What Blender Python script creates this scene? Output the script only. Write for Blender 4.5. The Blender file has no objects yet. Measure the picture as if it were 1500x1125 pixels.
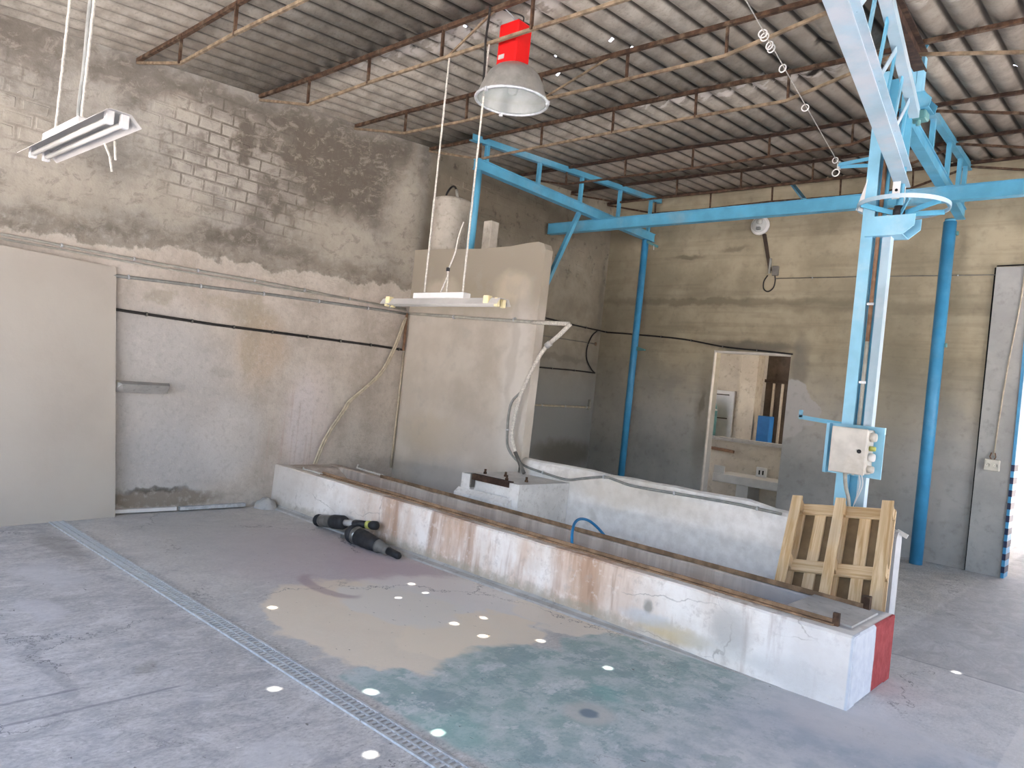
import bpy, math, random
from mathutils import Vector, Matrix
random.seed(7)
SC = bpy.context.scene
COL = SC.collection
V = Vector

# ------------------------------------------------------------------ camera
CAM_POS = V((7.5181, -4.4577, 1.6))
yaw, pitch, roll = 0.7361, -0.0071, 0.1054
fw = V((-math.sin(yaw)*math.cos(pitch), math.cos(yaw)*math.cos(pitch), -math.sin(pitch)))
r0 = V((math.cos(yaw), math.sin(yaw), 0)); u0 = r0.cross(fw)
rt = r0*math.cos(roll) + u0*math.sin(roll); up = -r0*math.sin(roll) + u0*math.cos(roll)
cd = bpy.data.cameras.new('camera'); cam = bpy.data.objects.new('camera', cd); COL.objects.link(cam)
cd.sensor_width = 36; cd.lens = 1075/1500*36; cd.clip_start = 0.05; cd.clip_end = 300
cam.matrix_world = Matrix(((rt.x, up.x, -fw.x, CAM_POS.x), (rt.y, up.y, -fw.y, CAM_POS.y),
                           (rt.z, up.z, -fw.z, CAM_POS.z), (0, 0, 0, 1)))
SC.camera = cam

# ------------------------------------------------------------------ sky, sun, exposure
SUN_TRAVEL = V((0.053, -0.298, -1.0)).normalized()      # sunlight comes down steeply from beyond the back wall
wd = bpy.data.worlds.new('sky'); SC.world = wd; wd.use_nodes = True
wn = wd.node_tree; bg = wn.nodes['Background']
sky = wn.nodes.new('ShaderNodeTexSky'); sky.sky_type = 'NISHITA'; sky.sun_disc = False
sky.sun_elevation = math.asin(-SUN_TRAVEL.z); sky.sun_rotation = math.atan2(-SUN_TRAVEL.x, -SUN_TRAVEL.y)
sky.air_density = 1.0; sky.dust_density = 7.0; sky.ozone_density = 1.0
wn.links.new(sky.outputs[0], bg.inputs[0]); bg.inputs[1].default_value = 0.33
sd = bpy.data.lights.new('sun', 'SUN'); sd.energy = 5.0; sd.angle = math.radians(0.53); sd.color = (1, .95, .87)
sun = bpy.data.objects.new('sun', sd); COL.objects.link(sun)
sun.rotation_euler = SUN_TRAVEL.to_track_quat('-Z', 'Y').to_euler(); sun.location = (5, 12, 30)
def portal(name, loc, rot, sx, sy):                      # tells the renderer where the sky enters; gives no light of its own
    l = bpy.data.lights.new(name, 'AREA'); l.shape = 'RECTANGLE'; l.size = sx; l.size_y = sy
    l.cycles.is_portal = True
    o = bpy.data.objects.new(name, l); COL.objects.link(o); o.location = loc; o.rotation_euler = rot
portal('portal_rear', (5.6, -6.45, 1.8), (math.radians(90), 0, math.radians(180)), 10.2, 3.55)
portal('portal_right', (11.1, 2.3, 1.6), (math.radians(90), 0, math.radians(90)), 5.6, 3.2)
SC.view_settings.view_transform = 'Standard'; SC.view_settings.look = 'None'
SC.view_settings.exposure = 2.64; SC.view_settings.gamma = 1.0; SC.view_settings.use_curve_mapping = False
SC.cycles.max_bounces = 8; SC.cycles.diffuse_bounces = 6; SC.cycles.sample_clamp_indirect = 8.0
SC.cycles.caustics_reflective = False; SC.cycles.caustics_refractive = False

# ------------------------------------------------------------------ material helpers
def lin(h):
    if not isinstance(h, str): return tuple(h)[:3] + (1,)
    c = [int(h[i:i+2], 16)/255 for i in (0, 2, 4)]
    return tuple((x/12.92 if x <= .04045 else ((x+.055)/1.055)**2.4) for x in c) + (1,)
class Mat:
    def __init__(s, name, rough=.9, metal=0.0, space='world'):
        s.m = bpy.data.materials.new(name); s.m.use_nodes = True
        s.nt = s.m.node_tree; s.b = s.nt.nodes['Principled BSDF']
        s.b.inputs['Roughness'].default_value = rough; s.b.inputs['Metallic'].default_value = metal
        s.b.inputs['Specular IOR Level'].default_value = 0.35
        if space == 'world':
            s.P = s.nt.nodes.new('ShaderNodeNewGeometry').outputs['Position']
        else:
            s.P = s.nt.nodes.new('ShaderNodeTexCoord').outputs['Object']
        sp = s.nt.nodes.new('ShaderNodeSeparateXYZ'); s.nt.links.new(s.P, sp.inputs[0])
        s.x, s.y, s.z = sp.outputs[0], sp.outputs[1], sp.outputs[2]
    def _in(s, sock, v):
        if isinstance(v, bpy.types.NodeSocket): s.nt.links.new(v, sock)
        elif v is not None:
            if sock.type == 'RGBA': sock.default_value = lin(v)
            else: sock.default_value = v
    def math(s, op, a, b=None, c=None):
        n = s.nt.nodes.new('ShaderNodeMath'); n.operation = op
        for i, q in enumerate((a, b, c)): s._in(n.inputs[i], q)
        return n.outputs[0]
    def add(s, a, b): return s.math('ADD', a, b)
    def mul(s, a, b): return s.math('MULTIPLY', a, b)
    def sub(s, a, b): return s.math('SUBTRACT', a, b)
    def mx(s, a, b): return s.math('MAXIMUM', a, b)
    def mn(s, a, b): return s.math('MINIMUM', a, b)
    def inv(s, a): return s.math('SUBTRACT', 1.0, a)
    def vec(s, x, y, z):
        n = s.nt.nodes.new('ShaderNodeCombineXYZ')
        for i, q in enumerate((x, y, z)): s._in(n.inputs[i], q)
        return n.outputs[0]
    def scale(s, v, k):
        n = s.nt.nodes.new('ShaderNodeVectorMath'); n.operation = 'MULTIPLY'
        s._in(n.inputs[0], v); n.inputs[1].default_value = k; return n.outputs[0]
    def noise(s, sc, det=4, rough=.55, v=None, dist=0.0):
        n = s.nt.nodes.new('ShaderNodeTexNoise'); s._in(n.inputs['Vector'], s.P if v is None else v)
        n.inputs['Scale'].default_value = sc; n.inputs['Detail'].default_value = det
        n.inputs['Roughness'].default_value = rough; n.inputs['Distortion'].default_value = dist
        return n.outputs['Fac']
    def voro(s, sc, v=None):
        n = s.nt.nodes.new('ShaderNodeTexVoronoi'); s._in(n.inputs['Vector'], s.P if v is None else v)
        n.feature = 'DISTANCE_TO_EDGE'; n.inputs['Scale'].default_value = sc; return n.outputs['Distance']
    def ss(s, x, lo, hi):
        n = s.nt.nodes.new('ShaderNodeMapRange'); n.interpolation_type = 'SMOOTHSTEP'
        s._in(n.inputs['Value'], x); n.inputs['From Min'].default_value = min(lo, hi); n.inputs['From Max'].default_value = max(lo, hi)
        if lo > hi: n.inputs['To Min'].default_value = 1; n.inputs['To Max'].default_value = 0
        return n.outputs['Result']
    def mix(s, f, a, b):
        n = s.nt.nodes.new('ShaderNodeMix'); n.data_type = 'RGBA'
        s._in(n.inputs['Factor'], f); s._in(n.inputs['A'], a) if False else None
        s._in(n.inputs[0], f); s._in(n.inputs[6], a); s._in(n.inputs[7], b)
        return n.outputs[2]
    def warp(s, u, v, amt, sc, det=4):
        a = s.mul(s.sub(s.noise(sc, det), .5), amt*2)
        b = s.mul(s.sub(s.noise(sc*1.13, det, v=s.scale(s.P, (1, 1.3, -1.2))), .5), amt*2)
        return s.vec(s.add(u, a), s.add(v, b), 0.0)
    def blob(s, uv, cu, cv, ru, rv, soft=.35):
        n = s.nt.nodes.new('ShaderNodeVectorMath'); n.operation = 'MULTIPLY_ADD'
        s._in(n.inputs[0], uv); n.inputs[1].default_value = (1/ru, 1/rv, 0); n.inputs[2].default_value = (-cu/ru, -cv/rv, 0)
        l = s.nt.nodes.new('ShaderNodeVectorMath'); l.operation = 'LENGTH'; s.nt.links.new(n.outputs[0], l.inputs[0])
        return s.ss(l.outputs['Value'], 1+soft, 1-soft)
    def color(s, c): s._in(s.b.inputs['Base Color'], c)
    def rough(s, r): s._in(s.b.inputs['Roughness'], r)
    def bump(s, h, dist=.01, strength=.6):
        n = s.nt.nodes.new('ShaderNodeBump'); n.inputs['Distance'].default_value = dist; n.inputs['Strength'].default_value = strength
        s._in(n.inputs['Height'], h); s.nt.links.new(n.outputs[0], s.b.inputs['Normal'])

MATS = {}
def plain(name, c, rough=.6, metal=0.0, var=.12, sc=8.0, dirt=None, dirt_amt=.5):
    m = Mat(name, rough, metal, 'object')
    f = m.ss(m.noise(sc, 5), .35, .7)
    l = lin(c); dk = tuple(x*(1-var*2) for x in l[:3]); lt = tuple(min(1, x*(1+var)) for x in l[:3])
    col = m.mix(f, dk, lt)
    if dirt: col = m.mix(m.mul(m.ss(m.noise(sc*.45, 6, .65), .5, .68), dirt_amt), col, dirt)
    m.color(col); m.bump(m.noise(sc*6, 4), .002, .35); MATS[name] = m.m
    return m.m

plain('blue_paint', '5aa3c2', .45, 0, .08, 3, 'a9b3b4', .3)
plain('dusty_blue_paint', 'aac4d2', .5, 0, .06, 3, 'c6c9d0', .8)
plain('pale_blue_paint', '8cc6e0', .45, 0, .06, 3, 'bcd4de', .5)
plain('deep_blue_paint', '4496c4', .4, 0, .08, 3, '86b4cc', .3)
plain('navy_paint', '1f2c4c', .5)
plain('rust', '553f30', .85, .1, .25, 14, '8a7a66', .5)
plain('dark_rust', '3f2d24', .85, .1, .25, 12, '6b5442', .5)
plain('dusty_rust', '8c7a64', .85, .05, .2, 12, '5a4031', .6)
plain('rail_rust', '94795f', .85, .05, .2, 10, '65503f', .6)
plain('white_paint', 'd9d7d4', .5, 0, .05, 6)
plain('cream_plastic', 'e3d6a8', .5, 0, .05, 6)
plain('reflector_white', 'b6b2ad', .45, 0, .05, 5)
plain('tube_glass', 'c8c5be', .25, 0, .03, 5)
plain('rope', 'cfcac0', .9, 0, .12, 60)
plain('red_paint', 'd81c1c', .4, 0, .06, 5)
plain('silver_label', 'b9b6b2', .4)
plain('spun_aluminium', 'b9b8b2', .38, .55, .08, 10, '8d8a80', .5)
plain('dark_rubber', '2b2b2d', .6, 0, .15, 25)
plain('black_cable', '2a2725', .6, 0, .15, 20)
plain('brushed_steel', '8f8f8c', .35, .8, .1, 20)
plain('yellow_ring', 'c3c46a', .5)
plain('grey_pvc', 'a8a69c', .6, 0, .08, 12, 'c3bdb0', .5)
plain('dark_pvc', '6f6c66', .6, 0, .1, 12)
plain('beige_hose', 'c9bda6', .7, 0, .1, 15)
plain('grey_hose', '8f908c', .7, 0, .1, 15)
plain('blue_hose', '2d7fb4', .45, 0, .1, 10)
plain('brown_pipe', '8a6a52', .7, 0, .15, 15)
plain('steel_zinc', 'c6cacd', .45, .35, .1, 30, 'd6d6d4', .4)
plain('dark_void', '17181a', .95)
plain('socket_plastic', 'd2cfc2', .5, 0, .05, 9)
plain('enclosure_grey', 'cdc8bf', .55, 0, .08, 6, 'aaa08e', .5)
plain('hardboard', '7f6c52', .85, 0, .08, 9)
plain('teal_metal', '5e8f90', .5, 0, .1, 8)
plain('cobalt_plastic', '2266a4', .5, 0, .08, 6)
plain('dark_timber', '463a30', .85, 0, .15, 9)
plain('white_ceramic', 'd8d8d6', .35, 0, .04, 6)

def wood(name, along, across):
    m = Mat(name, .8, 0, 'object')
    def dot(v):
        n = m.nt.nodes.new('ShaderNodeVectorMath'); n.operation = 'DOT_PRODUCT'; m.nt.links.new(m.P, n.inputs[0]); n.inputs[1].default_value = v; return n.outputs['Value']
    third = V(along).cross(V(across))
    gv = m.vec(m.mul(dot(across), 38.0), m.mul(dot(along), 1.6), m.mul(dot(third), 38.0))
    g = m.noise(1.0, 5, .6, v=gv, dist=.7)
    col = m.mix(m.ss(g, .3, .7), 'b8976a', 'e0cba8')
    col = m.mix(m.mul(m.ss(m.noise(2.6, 4), .5, .68), .45), col, 'c3b49c')
    col = m.mix(m.ss(m.noise(1.0, 2, v=m.vec(m.mul(dot(across), 14.0), m.mul(dot(along), 7.0), m.mul(dot(third), 14.0))), .74, .79), col, '7d6044')
    m.color(col); m.bump(g, .003, .5); MATS[name] = m.m
_t = math.radians(40.5); _U = V((0, math.sin(_t), math.cos(_t))); _r = math.radians(-8.5)
_U2 = _U*math.cos(_r)+V((1, 0, 0))*math.sin(_r); _X2 = V((1, 0, 0))*math.cos(_r)-_U*math.sin(_r)
wood('pallet_wood', _U2, _X2)
wood('pallet_wood_cross', _X2, _U2)

def bulb():
    m = Mat('clear_glass', .08); m.b.inputs['Alpha'].default_value = .28; m.b.inputs['Specular IOR Level'].default_value = .6
    m.color('dfe6e2'); MATS['clear_glass'] = m.m
bulb()

# ---- sheets of the roof: grey-brown fibre cement with pale drips at the laps
def roofmat():
    m = Mat('fibre_cement', .95)
    n = m.noise(5, 6, .6); n2 = m.noise(45, 3)
    col = m.mix(m.ss(n, .3, .72), '7f786e', 'a39c91')
    col = m.mix(m.mul(m.ss(n2, .5, .75), .35), col, '5c544b')
    big = m.noise(.7, 4)
    col = m.mix(m.mul(m.ss(big, .45, .7), .5), col, '93877a')
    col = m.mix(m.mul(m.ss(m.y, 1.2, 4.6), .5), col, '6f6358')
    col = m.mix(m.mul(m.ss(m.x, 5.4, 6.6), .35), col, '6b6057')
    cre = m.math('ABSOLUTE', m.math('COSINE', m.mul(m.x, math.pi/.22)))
    col = m.mix(m.mul(m.ss(cre, .42, .12), .9), col, '362f28')      # shade of the narrow grooves, painted into the sheet colour
    w = m.warp(m.x, m.y, .16, 2.2)
    for cx, cy, rx, ry in ((3.0, -.45, 1.1, .18), (1.9, -.5, .5, .1), (4.2, 1.98, .95, .16), (3.4, 1.95, .4, .1), (6.6, 1.0, .7, .25), (7.3, .9, .5, .3)):
        k = m.mul(m.blob(w, cx, cy, rx, ry, .3), m.ss(m.noise(7, 3), .45, .55))
        col = m.mix(m.mul(k, .8), col, 'bdb6ae')
    w2 = m.warp(m.x, m.y, .05, 9)
    for cx, cy in ((6.35, 1.15), (6.6, 1.05), (5.2, 1.4), (4.9, 2.0), (6.9, .6)):
        col = m.mix(m.blob(w2, cx, cy, .07, .05, .5), col, '241e1a')
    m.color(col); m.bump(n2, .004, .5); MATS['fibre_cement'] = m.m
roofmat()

# ---- left wall: rendered blockwork, dark damp high up, paler render below
def wall_left_mat():
    m = Mat('left_wall_render', .95)
    n = m.noise(2.2, 7, .62); n2 = m.noise(11, 6, .6); n3 = m.noise(60, 3)
    w = m.warp(m.y, m.z, .28, 1.7, 6); ws = m.warp(m.y, m.z, .10, 4.5, 5)
    up_ = m.mix(m.ss(n, .36, .64), '87827a', 'a6a198')
    lo_ = m.mix(m.ss(n, .36, .66), 'b3a99d', 'c9c0b5')
    zb = m.add(m.z, m.mul(m.sub(m.noise(2.0, 7, .65), .5), .55))
    isup = m.ss(m.sub(zb, m.mul(m.y, .06)), 2.665, 2.70)
    edge = m.mul(m.ss(m.sub(zb, m.mul(m.y, .06)), 2.665, 2.70), m.ss(m.sub(zb, m.mul(m.y, .06)), 3.0, 2.7))
    col = m.mix(isup, lo_, up_)
    col = m.mix(m.mul(edge, .5), col, '857b6c')
    # damp stains high on the wall
    for cy, cz, ry, rz, k in ((-3.0, 4.25, .5, .35, .75), (-1.9, 4.15, .55, .14, .6), (-.5, 4.02, .85, .34, .95), (.35, 4.1, .95, .42, .95), (1.1, 4.3, .8, .3, .9),
                              (.15, 3.6, .65, .34, .9), (-.9, 3.75, .5, .35, .4), (-.55, 3.45, .4, .4, .5), (.75, 3.75, .5, .35, .7), (-.75, 2.86, .45, .1, .8), (-.2, 3.15, .45, .28, .6), (-2.2, 2.72, .7, .06, .6), (.4, 2.85, .8, .06, .6), (-1.2, 4.25, .5, .12, .7), (.95, 3.9, .4, .3, .5)):
        col = m.mix(m.mul(m.blob(w, cy, cz, ry, rz, .55), k), col, '675f55')
    col = m.mix(m.mul(m.mul(m.ss(m.noise(6, 7, .7), .52, .66), isup), .45), col, '635a4e')
    for cy, cz, ry, rz, k in ((-2.5, 3.0, .55, .25, .6), (-2.7, 3.4, .4, .2, .5), (.5, 3.15, .6, .3, .6), (1.5, 3.6, .35, .6, .65), (-1.42, 4.03, .18, .12, .5), (1.5, 4.2, .1, .4, .4), (-1.5, 3.1, .4, .25, .5)):
        col = m.mix(m.mul(m.blob(w, cy, cz, ry, rz, .6), k), col, 'b9b1a2')
    # pale runs in the dark band
    cr = m.noise(2.2, 7, .68, v=m.vec(m.add(m.y, m.mul(m.noise(3, 5), .5)), m.mul(m.z, 1.8), 0.0))
    cr = m.math('ABSOLUTE', m.sub(cr, .5))
    col = m.mix(m.mul(m.mul(m.ss(cr, .022, .004), m.mul(m.ss(m.noise(1.3, 3), .48, .62), m.ss(m.y, -.9, -.4))), .35), col, 'a09789')
    # joints of the blockwork, dirty where the render has worn thin
    row = m.math('FLOOR', m.math('DIVIDE', m.sub(m.z, 2.78), .125))
    fz = m.math('FRACT', m.math('DIVIDE', m.sub(m.z, 2.78), .125))
    odd = m.mul(m.math('FRACT', m.mul(row, .5)), .235)
    fy = m.math('FRACT', m.math('DIVIDE', m.sub(m.add(m.add(m.y, 3.5), m.mul(m.sub(m.noise(9, 3), .5), .03)), odd), .235))
    jz = m.ss(m.math('ABSOLUTE', m.sub(fz, .5)), .38, .48); jy = m.ss(m.math('ABSOLUTE', m.sub(fy, .5)), .44, .485)
    jt = m.mx(jz, jy)
    worn = m.mx(m.mx(m.blob(w, -1.0, 3.62, .75, .55, .4), m.mul(m.blob(w, -2.9, 3.5, .4, .4, .5), .6)), m.mx(m.mul(m.blob(w, -.2, 3.35, .5, .3, .5), .6), m.mul(m.mul(m.ss(m.y, 1.9, 2.2), m.ss(m.z, 3.3, 3.9)), .6)))
    brk = m.ss(m.noise(5, 5, .65), .36, .52)
    col = m.mix(m.mul(m.mul(m.inv(jt), worn), m.mul(m.ss(m.noise(3.4, 4), .40, .56), .7)), col, 'b9b3a8')
    col = m.mix(m.mul(m.mul(m.mul(jt, worn), brk), .65), col, '6a645b')
    # low down: bluish-grey skim, pinkish run, damp foot
    for cy, cz, ry, rz, k, c in ((-1.5, 1.25, .85, .8, .8, 'b6b3b0'), (-1.3, .45, .7, .4, .8, 'b6b4b2'), (-.55, .75, .35, .45, .5, 'c9c6c4'), (.35, .95, .33, .62, .85, 'd3c8c2'), (.28, 1.0, .17, .42, .8, 'd2cac8'),
                                 (-.45, 2.1, .3, .15, .6, 'a39987'), (-1.45, 2.15, .16, .07, .8, 'a59c8e'), (-.75, 2.2, .28, .06, .5, 'ab9f8c'), (-.3, 1.75, .3, .35, .6, 'b9a690'), (-.45, 1.9, .1, .5, .55, 'ab9f8c'), (-.75, 1.45, .12, .06, .5, 'a09a92')):
        col = m.mix(m.mul(m.blob(ws, cy, cz, ry, rz, .35), k), col, c)
    st = m.noise(3, 4, .6, v=m.scale(m.P, (1, 9, .35)))
    col = m.mix(m.mul(m.mul(m.ss(st, .52, .7), m.blob(ws, .2, .8, .4, .55, .4)), .6), col, 'b8a49a')
    col = m.mix(m.mul(m.blob(ws, -1.25, .13, .62, .09, .25), .85), col, '83786a')
    col = m.mix(m.mul(m.blob(ws, -1.3, .22, .3, .03, .5), .7), col, '4f4a43')
    stk = m.noise(3.2, 8, .74, v=m.vec(m.add(m.mul(m.y, 1.5), m.mul(m.z, 1.1)), m.mul(m.sub(m.z, m.mul(m.y, .5)), 2.6), 0.0), dist=.6)
    col = m.mix(m.mul(m.mul(m.ss(stk, .52, .62), isup), .45), col, 'aaa498'); col = m.mix(m.mul(m.mul(m.ss(stk, .47, .38), isup), .4), col, '6a645b')
    col = m.mix(m.mul(m.ss(n2, .5, .72), .2), col, '8a857c'); col = m.mix(m.mul(m.mul(m.ss(m.noise(14, 6, .7), .5, .68), m.ss(m.z, 2.9, 2.5)), .3), col, 'd2ccc4'); col = m.mix(m.mul(m.ss(m.noise(19, 6, .72), .5, .34), .2), col, '7f786f')
    # beyond the cross wall: browner upper part, grey lower part
    far = m.ss(m.y, 1.72, 1.86)
    fb = m.mix(m.ss(zb, 1.3, 2.6), '959592', m.mix(m.ss(n, .35, .66), '857d6e', '9a9282'))
    fb = m.mix(m.mul(m.blob(w, 3.6, 4.25, 2.0, .42, .5), .8), fb, '665d4f')
    fb = m.mix(m.mul(m.ss(m.noise(6, 6, .7), .55, .68), m.mul(m.ss(m.z, 3.2, 3.7), .7)), fb, '4f483d')
    for cy, cz, ry, rz, k in ((5.0, 2.75, .9, .05, .4), (5.9, 3.3, .06, .8, .4), (4.9, 2.2, .9, .05, .4), (5.3, .62, .8, .22, .85)):
        fb = m.mix(m.mul(m.blob(ws, cy, cz, ry, rz, .5), k), fb, '6d675c')
    col = m.mix(far, col, fb)
    m.color(col)
    m.bump(m.add(m.mul(n2, .7), m.mul(n3, .3)), .012, .55); MATS['left_wall_render'] = m.m
wall_left_mat()

def back_mat():
    m = Mat('back_wall_render', .95)
    n = m.noise(1.6, 6, .6); n2 = m.noise(9, 6, .6)
    zb = m.add(m.z, m.mul(m.sub(n, .5), .8))
    course = m.noise(3, 3, v=m.scale(m.P, (.25, .25, 5.0)))
    hi = m.mix(m.ss(n, .35, .66), '958b75', 'ada28a')
    hi = m.mix(m.mul(m.ss(course, .5, .66), .2), hi, '6f6758')
    lo = m.mix(m.ss(n, .35, .66), 'a1a09c', 'b2b0ab')
    col = m.mix(m.ss(zb, 1.1, 2.7), lo, hi)
    w = m.warp(m.x, m.z, .10, 3.5, 6)
    for cx, cz, rx, rz, k, c in ((2.0, 3.28, 2.2, .06, .6, '6b6453'), (4.6, 3.2, 2.0, .08, .4, '6b6453'), (1.55, 4.0, .25, .04, .6, '5c5547'), (2.35, 4.1, .2, .04, .5, '5c5547'),
                                 (2.75, 2.62, .75, .08, .8, '6a6459'), (3.5, 2.3, .12, .45, .7, '78746b'), (2.08, 1.5, .13, .9, .55, '857e6e'), (2.05, 1.7, .04, .2, .7, '706a5d'),
                                 (4.6, 2.2, .5, 1.2, .35, '85806f'), (.5, 2.3, .5, 1.5, .3, '9a9485')):
        col = m.mix(m.mul(m.blob(w, cx, cz, rx, rz, .5), k), col, c)
    w3 = m.warp(m.x, m.z, .07, 5, 6)
    patch = m.mx(m.blob(w3, 3.42, 1.75, .3, .42, .04), m.blob(w3, 3.66, 1.72, .2, .2, .04))
    col = m.mix(patch, col, 'b3b0ac')
    col = m.mix(m.mul(m.ss(n2, .5, .75), .3), col, '6f695e')
    m.color(col); m.bump(n2, .008, .5); MATS['back_wall_render'] = m.m
back_mat()

def stub_mat():
    m = Mat('cross_wall_render', .93)
    n = m.noise(1.8, 6, .6); n2 = m.noise(12, 5, .6)
    col = m.mix(m.ss(n, .36, .66), 'b2a99c', 'c4bcb0')
    w = m.warp(m.x, m.z, .12, 3, 5)
    col = m.mix(m.ss(m.z, 2.75, 2.35), 'a59c8c', col)
    col = m.mix(m.mul(m.ss(m.z, 2.3, 2.75), .3), col, 'a0978a')
    for cx, cz, rx, rz, k, c in ((1.0, 2.65, .9, .2, .5, '9d937f'), (1.8, 2.75, .25, .18, .6, 'cfc3ae'), (.6, 2.75, .3, .12, .5, 'cdc3b2'), (.75, .95, .6, .22, .7, 'b5a78f'), (2.0, 1.6, .22, 1.0, .6, 'd4d0ca'),
                                 (1.9, 2.0, .06, .7, .35, '9f968a'), (1.3, .9, .6, .3, .4, 'c6c0ba'), (.4, 1.6, .5, .9, .35, 'cdc3b6'), (1.2, .45, .9, .2, .5, 'b7b4b2')):
        col = m.mix(m.mul(m.blob(w, cx, cz, rx, rz, .45), k), col, c)
    # the low wall: whitewashed
    col = m.mix(m.mul(m.ss(m.x, 2.2, 2.35), m.ss(m.z, 1.1, .95)), col, m.mix(m.ss(n2, .3, .7), 'dfdcd8', 'efedea'))
    col = m.mix(m.mul(m.blob(w, 3.6, .7, .9, .14, .5), .45), col, 'bdb39f')
    col = m.mix(m.mul(m.ss(m.noise(5, 5), .55, .7), .3), col, 'a8a39a')
    col = m.mix(m.mul(m.ss(m.x, 5.6, 6.0), .6), col, 'b2b4b6')
    m.color(col); m.bump(n2, .008, .5); MATS['cross_wall_render'] = m.m
stub_mat()

def trough_mat():
    m = Mat('trough_concrete', .92)
    n = m.noise(3.2, 6, .6); n2 = m.noise(14, 5, .62)
    col = m.mix(m.ss(n, .36, .64), 'e0d7cd', 'f1ebe4')
    st = m.noise(2.6, 5, .6, v=m.scale(m.P, (1.6, 1.6, .22))); st2 = m.noise(7, 4, .6, v=m.scale(m.P, (1.2, 1.2, .15)))
    inx = m.mul(m.ss(m.x, 1.2, 2.2), m.ss(m.x, 5.7, 4.2))
    br = m.noise(1.5, 6, .6, v=m.scale(m.P, (1.3, 1.3, .4)))
    col = m.mix(m.mul(m.mul(m.ss(br, .4, .58), inx), .7), col, 'c9a88c')
    col = m.mix(m.mul(m.mul(m.ss(st, .46, .62), inx), .65), col, 'ad886b')
    col = m.mix(m.mul(m.mul(m.ss(st2, .52, .68), m.ss(m.x, 1.4, 2.4)), .55), col, '9c7b62')
    col = m.mix(m.mul(m.ss(n2, .54, .68), .4), col, 'efe9e1'); col = m.mix(m.mul(m.ss(m.noise(9, 7, .75), .48, .34), .4), col, 'b0a499')
    w = m.warp(m.x, m.z, .05, 6, 5)
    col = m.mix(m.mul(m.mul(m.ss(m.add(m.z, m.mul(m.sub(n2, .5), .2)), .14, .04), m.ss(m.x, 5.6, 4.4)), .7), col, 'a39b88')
    for cx, cz, rx, rz, k, c in ((5.55, .24, .13, .13, .7, 'b0afab'), (5.15, .1, .25, .05, .8, 'cdb88e'), (5.5, .1, .3, .05, .5, 'c9c7c0'), (5.95, .1, .2, .08, .5, 'bcb8b0'), (4.95, .22, .03, .05, .8, '8f8a80'), (4.95, .14, .2, .04, .6, 'c3c6c8')):
        col = m.mix(m.mul(m.blob(w, cx, cz, rx, rz, .5), k), col, c)
    col = m.mix(m.mul(m.ss(m.x, 1.2, .3), .55), col, 'bcb4aa')
    col = m.mix(m.mul(m.ss(m.x, 5.5, 6.0), .5), col, 'dcdcdc')
    cr = m.voro(1.1, v=m.vec(m.add(m.x, m.mul(m.noise(4, 4), .5)), m.mul(m.add(m.z, m.mul(m.noise(5, 5), .12)), 2.2), 0.0))
    col = m.mix(m.mul(m.mul(m.ss(cr, .010, .0), m.ss(m.noise(1.7, 3), .48, .6)), .55), col, '8a8075')
    # inside and top of the basin: bluish grey
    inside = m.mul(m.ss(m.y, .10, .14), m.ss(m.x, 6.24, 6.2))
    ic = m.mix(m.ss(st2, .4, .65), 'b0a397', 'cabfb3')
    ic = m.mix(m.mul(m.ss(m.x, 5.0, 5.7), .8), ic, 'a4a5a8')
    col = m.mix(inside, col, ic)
    # painted end: white, then red
    end = m.ss(m.x, 6.25, 6.262)
    wy = m.add(m.y, m.mul(m.sub(m.noise(9, 4), .5), .05))
    ec = m.mix(m.ss(wy, .40, .42), m.mix(m.ss(n2, .3, .7), 'c2c7d0', 'd0d4da'), m.mix(m.ss(n2, .35, .7), '93393b', 'a94b4b'))
    col = m.mix(end, col, ec)
    m.color(col); m.bump(n2, .014, .6); MATS['trough_concrete'] = m.m
trough_mat()

def plaster_plain(name, a, b, c=None, sc=2.0, rough=.92):
    m = Mat(name, rough); n = m.noise(sc, 6, .6); n2 = m.noise(sc*6, 5, .6)
    col = m.mix(m.ss(n, .36, .66), a, b)
    if c: col = m.mix(m.mul(m.ss(n2, .52, .72), .55), col, c)
    m.color(col); m.bump(n2, .008, .5); MATS[name] = m.m
plaster_plain('pedestal_plaster', 'd3d2cf', 'e6e5e2', 'b5b1aa', 4)
plaster_plain('pier_render', 'a0a09d', 'b0b0ac', '8f8f8b', 2)
plaster_plain('beige_board', 'b5ada2', 'bdb6ab', None, .9)
plaster_plain('tank_cement', 'a49c8f', 'bdb6a9', '7f776a', 3)
plaster_plain('room_plaster', 'b7ae9f', 'c9c1b2', '94897a', 2)
plaster_plain('dark_shutter', '4a4038', '5c5046', '3a322b', 3)
plaster_plain('concrete_grey', 'a2a09c', 'b6b4b0', '85827d', 3)
plaster_plain('yard', 'b6b4b4', 'c2c0c0', 'a5a3a3', .6)
plaster_plain('sand_wall', 'd8c4a6', 'e3d2b8', None, .6)
plaster_plain('outer_shell', 'b9b2a6', 'c6c0b4', None, 1)

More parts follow.
